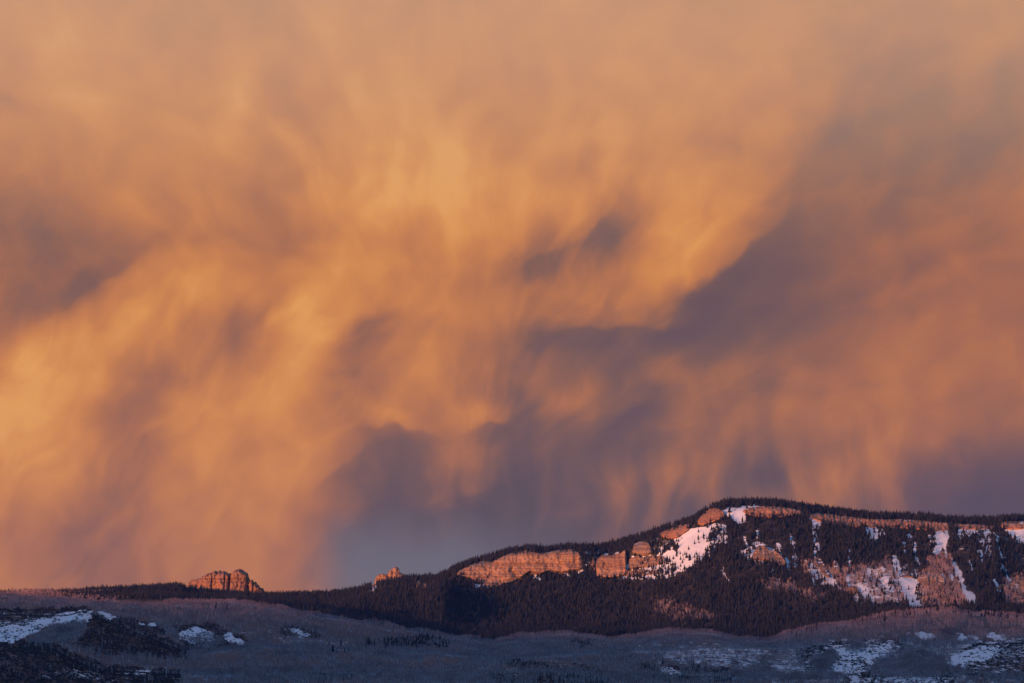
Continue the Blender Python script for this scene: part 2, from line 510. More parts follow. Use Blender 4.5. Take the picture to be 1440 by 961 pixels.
def pchip_cols(KX, KY, x):
    """monotone cubic through knots KX,KY (k,n), evaluated at x (m,) for each of the n columns"""
    k, n = KX.shape
    h = np.diff(KX, axis=0); dl = np.diff(KY, axis=0) / h
    m = np.zeros_like(KY)
    same = dl[:-1] * dl[1:] > 0
    w1 = 2 * h[1:] + h[:-1]; w2 = h[1:] + 2 * h[:-1]
    with np.errstate(divide='ignore', invalid='ignore'):
        hm = (w1 + w2) / (w1 / dl[:-1] + w2 / dl[1:])
    m[1:-1] = np.where(same, hm, 0)
    m[0] = dl[0]; m[-1] = dl[-1]
    out = np.zeros((len(x), n))
    X = x[:, None]
    for i in range(k - 1):
        t = (X - KX[i]) / h[i]
        sel = (t >= 0) & (t <= 1)
        tt = np.clip(t, 0, 1)
        y = ((1 + 2 * tt) * (1 - tt) ** 2 * KY[i] + tt * (1 - tt) ** 2 * h[i] * m[i] + tt * tt * (3 - 2 * tt) * KY[i + 1] + tt * tt * (tt - 1) * h[i] * m[i + 1])
        out = np.where(sel, y, out)
    return out


def smooth(f, w):
    return lambda p: sum(f(p + o) for o in np.linspace(-w, w, 9)) / 9


cl_bot_s = smooth(cl_bot, 42)
base3_s = smooth(base3, 70)
KN[8] = (KN[8][0], lambda p: zof(base3_s(p) - 3, 10250.))
KN[9] = (smooth(bot_d, 30), lambda p: zof(cl_bot_s(p), smooth(bot_d, 30)(p)))
KX = np.stack([k[0](pxs) for k in KN]); KY = np.stack([k[1](pxs) for k in KN])
for i_ in (3, 5, 7):        # knots follow gentle random swells so crest lines are not parallel
    KX[i_] += 120 * fbm(pxs / 170., pxs * 0 + i_, i_)
TZ = pchip_cols(KX, KY, ds)
PXG, DG = np.meshgrid(pxs, ds)
TX = (PXG - 720) / F * DG
# relief: swells and gullies, stronger on the mesa flank
flank = sstep(10200, 10700, DG) * (1 - sstep(11300, 11420, DG))
foreg = sstep(5200, 6000, DG) * (1 - sstep(9500, 10200, DG))
gul = fbm(TX / 130. + fbm(TX / 300., DG / 300., 31) * 0.6, DG / 420., 5, 4)
TZ += flank * (gul * 9 - np.abs(fbm(TX / 60., DG / 260., 8, 3)) * 7)
TZ += foreg * (fbm(TX / 210., DG / 330., 12, 4) * 7.5 + fbm(TX / 70., DG / 110., 13, 3) * 2.5)
TZ += sstep(11500, 11700, DG) * (1 - sstep(12300, 12800, DG)) * fbm(TX / 90., DG / 150., 14, 3) * 2.0
# a long spur swings out of the flank on the right
TZ = np.where((PXG < -80) | (PXG > 1520), TZ + 0, TZ)
PYG = HZ - TZ * F / DG
VIS = np.minimum.accumulate(PYG, axis=0)       # running horizon of each column


def col_of(px):
    return np.clip(np.searchsorted(pxs, px), 0, len(pxs) - 1)


def d_vis(px, py):
    """distance of the surface seen at photograph position (px, py)"""
    c = col_of(px)
    v = VIS[:, c] if np.ndim(c) == 0 else None
    if v is not None:
        idx = np.argmax(v <= py)
        if not (v <= py).any(): return 11900.0
        j = max(idx, 1)
        a, b = v[j - 1], v[j]
        t = 0 if a == b else (a - py) / (a - b)
        return ds[j - 1] + (ds[j] - ds[j - 1]) * min(max(t, 0), 1)
    return np.array([d_vis(a, b) for a, b in zip(np.ravel(px), np.ravel(py))]).reshape(np.shape(px))


def z_at(px, d):
    """bilinear ground height"""
    i = np.clip(np.searchsorted(pxs, px) - 1, 0, len(pxs) - 2)
    j = np.clip(np.searchsorted(ds, d) - 1, 0, len(ds) - 2)
    tx = (px - pxs[i]) / (pxs[i + 1] - pxs[i]); td = (d - ds[j]) / (ds[j + 1] - ds[j])
    return (TZ[j, i] * (1 - tx) + TZ[j, i + 1] * tx) * (1 - td) + (TZ[j + 1, i] * (1 - tx) + TZ[j + 1, i + 1] * tx) * td


def vis_at(px, d):
    i = np.clip(np.searchsorted(pxs, px), 0, len(pxs) - 1)
    j = np.clip(np.searchsorted(ds, d), 0, len(ds) - 1)
    return VIS[j, i]


# ------------------------------------------------------------------ regions (outlines of ground cover)
def sdist(px, py, pts):
    """signed distance to a polygon, positive inside"""
    p = np.array(pts, float)
    inside = np.zeros(px.shape, bool)
    best = np.full(px.shape, 1e9)
    n = len(p)
    for a in range(n):
        x1, y1 = p[a]; x2, y2 = p[(a + 1) % n]
        cond = (y1 > py) != (y2 > py)
        with np.errstate(divide='ignore', invalid='ignore'):
            xi = (x2 - x1) * (py - y1) / (y2 - y1) + x1
        inside ^= cond & (px < xi)
        dx, dy = x2 - x1, y2 - y1
        L = dx * dx + dy * dy + 1e-9
        t = np.clip(((px - x1) * dx + (py - y1) * dy) / L, 0, 1)
        best = np.minimum(best, np.hypot(px - x1 - t * dx, py - y1 - t * dy))
    return np.where(inside, best, -best)


def region(px, py, shapes, wob=4.0, soft=3.0, seed=0):
    """max over shapes of level * soft inside mask, edges wobbling"""
    out = np.zeros(px.shape)
    for k, (lev, pts) in enumerate(shapes):
        p = np.array(pts, float)
        m = (px > p[:, 0].min() - 12) & (px < p[:, 0].max() + 12) & (py > p[:, 1].min() - 10) & (py < p[:, 1].max() + 10)
        if not m.any(): continue
        w = fbm(px[m] / 9., py[m] / 5., seed + k, 3) * wob
        s = sdist(px[m], py[m], pts) + w
        out[m] = np.maximum(out[m], lev * sstep(-soft, soft * 0.6, s))
    return out


SNOW_HIGH = [   # on the mesa
    (0.95, [(950, 752), (985, 740), (1004, 738), (1000, 752), (1004, 764), (992, 784), (965, 800), (940, 812), (922, 813), (938, 798), (950, 785), (956, 770), (946, 762)]),
    (0.62, [(1004, 736), (1022, 738), (1016, 760), (1000, 785), (992, 780), (1002, 762)]),
    (0.75, [(880, 795), (915, 790), (945, 770), (960, 790), (925, 815), (880, 816), (862, 812)]),
    (0.55, [(820, 776), (845, 772), (838, 790), (822, 800), (816, 788)]),
    (0.5, [(900, 765), (935, 752), (945, 762), (930, 785), (905, 792)]),
    (1.0, [(1010, 722), (1025, 715), (1060, 712), (1076, 713), (1050, 722), (1048, 732), (1036, 738), (1030, 727)]),
    (1.0, [(1136, 722), (1150, 726), (1156, 740), (1148, 746), (1140, 734)]),
    (0.85, [(1215, 738), (1228, 741), (1242, 744), (1246, 760), (1238, 752), (1228, 764), (1220, 752)]),
    (0.35, [(1160, 735), (1300, 745), (1310, 775), (1230, 775), (1165, 760)]),
    (1.0, [(1312, 744), (1334, 744), (1330, 770), (1318, 782), (1311, 778), (1318, 766)]),
    (0.75, [(1346, 741), (1392, 742), (1396, 755), (1372, 752), (1350, 760)]),
    (0.6, [(1372, 752), (1396, 755), (1392, 785), (1380, 770)]),
    (0.95, [(1410, 738), (1440, 735), (1460, 738), (1450, 765), (1432, 762), (1420, 752)]),
    (1.0, [(1254, 780), (1260, 782), (1264, 798), (1270, 812), (1290, 814), (1289, 836), (1302, 858), (1280, 858), (1270, 832), (1262, 806)]),
    (1.0, [(1336, 784), (1341, 786), (1352, 806), (1360, 830), (1371, 838), (1371, 850), (1361, 848), (1350, 822)]),
    (0.7, [(1203, 814), (1212, 822), (1230, 842), (1240, 850), (1222, 848), (1206, 830)]),
    (0.65, [(1232, 806), (1250, 812), (1258, 834), (1246, 832)]),
    (0.5, [(1190, 806), (1290, 790), (1300, 850), (1200, 850)]),
    (0.6, [(1140, 790), (1175, 815), (1185, 830), (1160, 825), (1135, 800)]),
    (0.7, [(1044, 775), (1060, 765), (1072, 762), (1110, 790), (1112, 800), (1100, 798), (1050, 790)]),
    (0.45, [(1355, 800), (1372, 795), (1376, 815), (1362, 815)]),
    (0.7, [(748, 803), (756, 802), (762, 815), (756, 818), (750, 812)]),
    (0.8, [(668, 822), (690, 820), (692, 826), (672, 826)]),
    (0.65, [(794, 802), (800, 800), (800, 815), (792, 814)]),
    (0.65, [(812, 804), (820, 802), (818, 815), (811, 814)]),
    (0.8, [(522, 824), (528, 823), (527, 834), (521, 832)]),
    (0.4, [(505, 826), (535, 824), (530, 836), (500, 836)]),
    (0.4, [(570, 820), (604, 822), (604, 832), (580, 832)]),
    (0.4, [(265, 826), (282, 828), (280, 834), (262, 834)]),
    (0.35, [(150, 838), (250, 838), (250, 847), (150, 849)]),
    (0.28, [(700, 795), (840, 785), (840, 815), (740, 818)]),
    (0.35, [(1040, 735), (1140, 735), (1100, 760), (1020, 790)]),
    (0.4, [(1330, 745), (1460, 750), (1460, 800), (1350, 790)]),
]
_sr = random.Random(3)
for _k in range(46):     # thin gullies of snow threading the right-hand forest
    _x = _sr.uniform(1010, 1450); _y = _sr.uniform(740, 815); _h = _sr.uniform(12, 26); _w = _sr.uniform(0.8, 1.9); _sl = _sr.uniform(-0.1, 0.5) * _h
    SNOW_HIGH.append((_sr.uniform(0.75, 1.0), [(_x - _w, _y), (_x + _w, _y), (_x + _sl + _w, _y + _h), (_x + _sl - _w, _y + _h)]))
for _k in range(26):     # and among the crags right of the banded cliff
    _x = _sr.uniform(825, 960); _y = _sr.uniform(768, 806); _h = _sr.uniform(5, 11); _w = _sr.uniform(0.8, 2.2)
    SNOW_HIGH.append((0.95, [(_x - _w, _y), (_x + _w, _y), (_x + _w + 3, _y + _h), (_x - _w + 2, _y + _h)]))
SNOW_LOW = [ 
    (0.92, [(-30, 884), (30, 876), (85, 864), (115, 857), (128, 862), (131, 870), (118, 876), (70, 880), (48, 892), (18, 904), (-30, 900)]),
    (0.55, [(-30, 862), (40, 860), (100, 861), (90, 868), (20, 880), (-30, 884)]),
    (0.9, [(128, 858), (145, 862), (163, 868), (155, 870), (132, 864)]),
    (1.0, [(192, 875), (219, 876), (218, 881), (200, 880)]),
    (0.85, [(248, 892), (262, 885), (275, 882), (300, 890), (302, 900), (290, 912), (268, 905), (252, 899)]),
    (0.85, [(311, 889), (322, 890), (340, 899), (345, 905), (335, 908), (318, 900)]),
    (0.7, [(395, 884), (415, 882), (440, 894), (425, 895)]),
    (0.5, [(330, 880), (395, 884), (390, 890), (335, 888)]),
    (0.8, [(190, 942), (215, 941), (212, 949), (192, 951)]),
    (0.6, [(92, 912), (105, 915), (100, 920)]),
    (0.45, [(-30, 915), (30, 912), (22, 935), (-30, 940)]),
    (0.8, [(1150, 908), (1200, 905), (1255, 901), (1268, 912), (1245, 926), (1220, 944), (1205, 956), (1180, 952), (1155, 942), (1185, 925)]),
    (1.0, [(1288, 892), (1318, 891), (1312, 900), (1296, 900)]),
    (1.0, [(1340, 890), (1362, 895), (1360, 905), (1345, 902)]),
    (0.9, [(1384, 889), (1412, 893), (1404, 900), (1388, 897)]),
    (0.95, [(1322, 932), (1350, 918), (1398, 903), (1412, 912), (1385, 930), (1352, 938), (1330, 940)]),
    (0.5, [(1380, 905), (1470, 902), (1470, 950), (1370, 952), (1345, 942)]),
    (0.75, [(1200, 953), (1290, 952), (1340, 954), (1330, 966), (1190, 966)]),
    (0.8, [(928, 938), (945, 939), (960, 947), (950, 954), (930, 947)]),
    (0.6, [(968, 946), (1018, 948), (1015, 957), (975, 953)]),
    (0.45, [(860, 908), (1000, 905), (1080, 915), (1060, 940), (990, 935), (880, 920)]),
    (0.6, [(802, 903), (822, 902), (820, 908), (804, 909)]),
    (0.6, [(710, 940), (728, 938), (728, 952), (712, 950)]),
    (0.5, [(770, 932), (812, 935), (812, 941), (772, 938)]),
    (0.4, [(0, 834), (14, 835), (12, 841), (0, 840)]),
]
DUST = [        # thin snow lying among the foreground trees
    (0.66, [(860, 908), (1000, 905), (1085, 912), (1070, 940), (990, 936), (880, 922)]),
    (0.64, [(1085, 912), (1180, 900), (1460, 893), (1460, 960), (1085, 960)]),
    (0.60, [(330, 890), (460, 897), (560, 915), (470, 918), (380, 905)]),
    (0.60, [(60, 940), (200, 938), (300, 955), (60, 960)]),
    (0.58, [(560, 940), (700, 938), (700, 960), (560, 960)])]
SCRUB = [       # dark oak brush
    (1.0, [(-60, 905), (50, 902), (80, 908), (108, 922), (150, 936), (255, 944), (250, 975), (-60, 975)]),
    (1.0, [(-60, 858), (60, 858), (118, 855), (135, 862), (165, 872), (212, 890), (265, 912), (268, 926), (200, 926), (135, 920), (105, 906), (125, 884), (118, 876), (60, 882), (20, 905), (-60, 908)]),
    (0.8, [(242, 880), (300, 878), (312, 886), (348, 898), (350, 908), (300, 914), (262, 914)]),
    (0.8, [(140, 866), (190, 872), (235, 886), (230, 892), (180, 880)]),
    (0.5, [(695, 924), (745, 930), (830, 938), (875, 948), (820, 948), (715, 938)]),
    (0.5, [(705, 944), (735, 939), (790, 946), (860, 952), (865, 975), (680, 975)]),
    (0.5, [(430, 946), (460, 941), (505, 946), (500, 954), (440, 958)]),
    (0.8, [(1120, 918), (1165, 905), (1270, 900), (1270, 915), (1215, 950), (1160, 948), (1125, 935)]),
    (0.9, [(1375, 905), (1470, 900), (1470, 952), (1370, 955), (1340, 945), (1350, 918)]),
    (0.8, [(1190, 950), (1340, 945), (1345, 975), (1180, 975)]),
    (0.7, [(900, 935), (1025, 940), (1030, 960), (920, 955)]),
    (0.7, [(800, 900), (835, 901), (830, 910), (804, 909)]),
    (0.6, [(390, 880), (445, 884), (450, 896), (400, 895)]),
]
BARE_SLOPE = [  # reddish leafless slopes below the rim
    (1.0, [(1305, 790), (1320, 778), (1338, 784), (1350, 806), (1362, 850), (1300, 856), (1290, 815), (1305, 805)]),
    (0.9, [(1180, 800), (1250, 788), (1265, 810), (1278, 850), (1230, 850), (1195, 830)]),
    (0.7, [(1120, 786), (1180, 805), (1200, 835), (1170, 830), (1130, 805)]),
    (0.5, [(920, 842), (960, 850), (985, 862), (1010, 872), (960, 876), (920, 862)]),
    (0.6, [(1060, 818), (1110, 820), (1160, 838), (1150, 845), (1090, 830)]),
    (0.8, [(1410, 815), (1470, 805), (1470, 850), (1415, 848)]),
]

low_m = 1 - sstep(9700, 10100, DG)
snow = region(PXG, PYG, SNOW_HIGH, 4.0, 3.0, 100) * (1 - low_m) * 0.9 + np.maximum(region(PXG, PYG, SNOW_LOW, 4.5, 4.0, 200) * 0.80, region(PXG, PYG, DUST, 14.0, 12.0, 250) * 0.72) * low_m
scrub = region(PXG, PYG, SCRUB, 5.0, 3.0, 300) * low_m
bare = region(PXG, PYG, BARE_SLOPE, 5.0, 3.0, 400) * (1 - low_m)
forest = sstep(9750, 10150, DG) * (1 - bare)

N = NT("hillside_ground")
P = N.n('ShaderNodeTexCoord').outputs['Object']
a_snow, a_scrub, a_for, a_bare = N.attr("snow"), N.attr("scrub"), N.attr("forest"), N.attr("bare")
n1 = N.noise(P, 0.012, 5, 0.6)
n2 = N.noise(N.scalev(P, (1, 0.35, 1)), 0.07, 4, 0.6)
duff = N.mix(n1, (0.085, 0.062, 0.056), (0.15, 0.115, 0.10))
duff = N.mix(N.math('MULTIPLY', n2, 0.5), duff, (0.06, 0.05, 0.05))
col = N.mix(a_scrub, duff, N.mix(n2, (0.028, 0.022, 0.024), (0.07, 0.05, 0.045)))
col = N.mix(a_for, col, N.mix(n1, (0.030, 0.025, 0.020), (0.07, 0.05, 0.04)))
col = N.mix(a_bare, col, N.mix(n2, (0.20, 0.12, 0.095), (0.33, 0.21, 0.165)))
thr = N.math('ADD', N.math('MULTIPLY', N.noise(N.scalev(P, (0.6, 0.35, 2.0)), 0.13, 6, 0.7), 0.8), N.math('MULTIPLY', n1, 0.35))
sn = N.rng(N.math('SUBTRACT', N.math('MULTIPLY', a_snow, 0.98), thr), -0.18, -0.02)
col = N.mix(sn, col, (0.74, 0.69, 0.61))
ground_mat = N.bsdf(col, 0.9, N.math('ADD', n2, N.noise(P, 0.25, 3)), 2.5, 0.6)

nd_, np_ = TZ.shape
V = np.stack([TX, DG, TZ], -1).reshape(-1, 3)
i = np.arange((nd_ - 1) * np_).reshape(nd_ - 1, np_)[:, :-1].ravel()
me = mesh_from("mountainside", V, np.stack([i, i + 1, i + np_ + 1, i + np_], -1), ground_mat, smooth=True)
for nm, arr in (("snow", snow), ("scrub", scrub), ("forest", forest), ("bare", bare)):
    at = me.attributes.new(nm, 'FLOAT', 'POINT')
    at.data.foreach_set("value", arr.astype(np.float32).ravel())
tag(obj("hills", me), "rolling foothills rising to a forested snow-streaked mesa", "hills", kind="structure")

# valley floor, one sheet out to the horizon
N = NT("valley_floor")
P = N.n('ShaderNodeTexCoord').outputs['Object']
valley_mat = N.bsdf(N.mix(N.noise(P, 0.002, 6, 0.6), (0.06, 0.055, 0.04), (0.16, 0.13, 0.09)), 0.95)
S = 60000.0
gv = np.array([(-S, -S, -42), (S, -S, -42), (S, S, -42), (-S, S, -42)], float)
tag(obj("ground", mesh_from("ground", gv, np.array([[0, 1, 2, 3]]), valley_mat)), "flat valley floor of dry grass", "ground", kind="structure")

# mountains west of the viewer: the low sun sets behind them and their shadow climbs the foothills
def western_range():
    along = np.linspace(-34000, 34000, 260)
    across = np.linspace(-5200, 5200, 44)
    A, C = np.meshgrid(along, across)
    prof = np.clip(1 - np.abs(C) / 5200, 0, 1) ** 0.8
    crest = 1590 + 112 + 90 * fbm(A / 5200., A * 0, 61, 4) + 0 * A
    Z = -60 + (crest + 60) * prof + prof * (1 - prof) * 4 * 260 * fbm(A / 2200., C / 1500., 63, 5)
    Z = np.where(np.abs(C) < 300, crest * (1 - 0.03 * np.abs(C) / 300), Z)
    h = Vector((sun_dir.x, sun_dir.y)).normalized()
    s = Vector((-h.y, h.x))
    D0 = 19000.0
    X = h.x * (D0 + C) + s.x * A; Y = h.y * (D0 + C) + s.y * A
    n = len(along)
    V = np.stack([X, Y, Z], -1).reshape(-1, 3)
    i = np.arange((len(across) - 1) * n).reshape(-1, n)[:, :-1].ravel()
    o = obj("mountains", mesh_from("mountains", V, np.stack([i, i + 1, i + n + 1, i + n], -1), ground_mat, smooth=True))
    tag(o, "long mountain range across the valley on the sunset side", "mountains", kind="structure")


western_range()

# evening haze lying over the valley and the foothills
def haze():
    N = NT("evening_haze")
    v = N.n('ShaderNodeVolumePrincipled')
    v.inputs['Color'].default_value = (0.36, 0.42, 1.0, 1)
    v.inputs['Density'].default_value = HAZE
    v.inputs['Anisotropy'].default_value = 0.2
    o = N.n('ShaderNodeOutputMaterial')
    N.t.links.new(v.outputs[0], o.inputs['Volume'])
    a, zb, zt = 60500.0, -75.0, 2300.0
    V = [(x, y, z) for z in (zb, zt) for x, y in ((-a, -a), (a, -a), (a, a), (-a, a))]
    Fq = [(3, 2, 1, 0), (4, 5, 6, 7), (0, 1, 5, 4), (1, 2, 6, 5), (2, 3, 7, 6), (3, 0, 4, 7)]
    tag(obj("haze", mesh_from("haze", np.array(V), np.array(Fq), N.m)), "thin blue evening haze over the valley", "haze", kind="stuff")


if HAZE > 0:
    haze()

# ------------------------------------------------------------------ rock
def rock_material(name, light, dark, snowy=0.35):
    N = NT(name)
    tc = N.n('ShaderNodeTexCoord')
    P = tc.outputs['Object']
    warpn = N.noise(P, 0.012, 3)
    x, y, z = N.sep(P)
    zz = N.math('MULTIPLY_ADD', warpn, 10.0, z)
    strata = N.noise(N.xyz(N.math('MULTIPLY', x, 0.006), N.math('MULTIPLY', y, 0.006), N.math('MULTIPLY', zz, 0.22)), 1.0, 4, 0.65)
    crack = N.noise(N.xyz(N.math('MULTIPLY', x, 0.10), N.math('MULTIPLY', y, 0.05), N.math('MULTIPLY', z, 0.018)), 1.0, 4, 0.6, 0.4)
    blot = N.noise(P, 0.03, 5, 0.6)
    c = N.mix(N.rng(strata, 0.38, 0.62), dark, light)
    c = N.mix(N.rng(crack, 0.53, 0.66, 0.0, 0.7), c, tuple(v * 0.45 for v in dark))
    c = N.mix(N.math('MULTIPLY', blot, 0.35), c, (light[0] * 0.75, light[1] * 0.62, light[2] * 0.55))
    geo = N.n('ShaderNodeNewGeometry')
    nz = N.sep(geo.outputs['Normal'])[2]
    ledge = N.math('ADD', nz, N.math('MULTIPLY', N.math('SUBTRACT', N.noise(P, 0.07, 4, 0.6), 0.5), 1.3))
    c = N.mix(N.rng(ledge, 1.12 - snowy * 0.5, 1.25 - snowy * 0.5), c, (0.76, 0.72, 0.68))
    hgt = N.math('ADD', N.math('MULTIPLY', strata, 1.2), N.math('SUBTRACT', blot, N.math('MULTIPLY', crack, 0.8)))
    return N.bsdf(c, 0.9, hgt, 5.0, 0.8)


rim_rock = rock_material("rim_sandstone", (0.42, 0.195, 0.105), (0.29, 0.125, 0.070), 0.05)
pale_rock = rock_material("banded_breccia", (0.40, 0.215, 0.118), (0.215, 0.11, 0.063), 0.12)
butte_rock = rock_material("butte_breccia", (0.34, 0.165, 0.090), (0.19, 0.09, 0.052), 0.0)
grey_rock = rock_material("weathered_breccia", (0.30, 0.175, 0.108), (0.165, 0.095, 0.062), 0.30)


def cliff(name, top, bot, mat, label, cat="cliff", proud=12.0, relief=10.0, ledge=3.0, wl=40.0, seed=1, jag=1.5):
    """A crag standing out of the slope: its face follows the hillside seen between the two outlines, `proud` metres in front of it."""
    ft, fb = poly(top), poly(bot)
    x0, x1 = max(top[0][0], bot[0][0]), min(top[-1][0], bot[-1][0])
    px = np.arange(x0, x1 + 0.01, 0.9)
    nv = int(max(8, min(70, np.max(fb(px) - ft(px)) / 0.8)))
    t = np.linspace(0, 1, nv)                # 0 top .. 1 bottom
    yt = ft(px) + jag * (fbm(px / 7., px * 0, seed, 3) + 0.9 * (_hash(np.floor(px / 3.1), px * 0, px * 0, seed) - 0.5)) * np.clip((fb(px) - ft(px)) / 12, 0.2, 1.2)
    yb = np.maximum(fb(px), yt + 1)
    PY = yt[None] * (1 - t[:, None]) + yb[None] * t[:, None]
    PX = np.broadcast_to(px, PY.shape)
    # base distance: smooth version of the visible slope
    D = np.zeros_like(PY)
    for k in range(PX.shape[1]):
        D[:, k] = [d_vis(px[k], v) for v in PY[:, k]]
    for _ in range(6):
        D[:, 1:-1] = (D[:, :-2] + D[:, 1:-1] + D[:, 2:]) / 3
        D[1:-1] = (D[:-2] + D[1:-1] + D[2:]) / 3
    edge = np.clip(np.minimum((px - x0), (x1 - px)) / min(4.0, (x1 - x0) / 6), 0, 1) ** 0.4
    zm = (HZ - PY) / F * D
    xm = (PX - 720) / F * D
    prof = edge[None] * np.minimum(1, (1 - t[:, None]) * 14 + 0.25)
    butt = 0.6 - 2.0 * np.abs(fbm(xm / wl + fbm(zm / 22., xm / 70., seed + 4, 3) * 0.5, zm / (wl * 1.8), seed + 3, 4)) ** 0.8
    blk = _hash(np.floor(xm / 8. + 1.2 * fbm(zm / 15., xm / 40., seed + 14, 2)), np.floor(zm / 7. + 1.5 * fbm(xm / 30., zm / 40., seed + 15, 2)), np.zeros_like(xm), seed + 16)
    fine = fbm(xm / 9., zm / 26., seed + 5, 3)
    zs = zm + 6 * fbm(xm / 90., zm * 0, seed + 7, 3)
    step = vnoise(zs / 6.5, zs * 0 + 3.3, seed + 9) * 0.7 + vnoise(zs / 2.7, xm / 60., seed + 10) * 0.3
    D2 = D - prof * (proud + ledge * (step - 0.4) * 2) + prof * (relief * butt + 3.2 * fine + 4.5 * (blk - 0.5))
    def pt(PXa, PYa, Da, Dz=None):
        Dz = Da if Dz is None else Dz
        return np.stack([(PXa - 720) / F * Da, Da, (HZ - PYa) / F * Dz], -1)
    front = np.stack([xm, D2, zm], -1)
    capz = zm[0] - 1.0
    cap = np.stack([xm[0], D[0] + 45, capz - 6], -1)[None]
    botr = np.stack([xm[-1], D2[-1] + 4, zm[-1] - 14], -1)[None]
    backb = np.stack([xm[-1], D[-1] + 60, zm[-1] - 16], -1)[None]
    G = np.concatenate([cap, front, botr, backb], 0)
    nr, nc = G.shape[:2]
    V = G.reshape(-1, 3)
    idx = np.arange(nr * nc).reshape(nr, nc)
    a = idx[:-1, :-1].ravel(); b = idx[:-1, 1:].ravel(); c = idx[1:, 1:].ravel(); d = idx[1:, :-1].ravel()
    quads = [np.stack([a, d, c, b], -1)]
    l = idx[:, 0]; r = idx[:, -1]
    quads.append(np.stack([l[-1] + 0 * l[:-1], l[:-1], l[1:], l[1:]], -1)[:-1, :3])
    quads.append(np.stack([r[-1] + 0 * r[:-1], r[1:], r[:-1]], -1)[:-1])
    quads.append(np.stack([idx[0, :-1], idx[0, 1:], idx[-1, 1:], idx[-1, :-1]], -1))
    o = obj(name, mesh_from(name, V, quads, mat, smooth=False))
    return tag(o, label, cat)


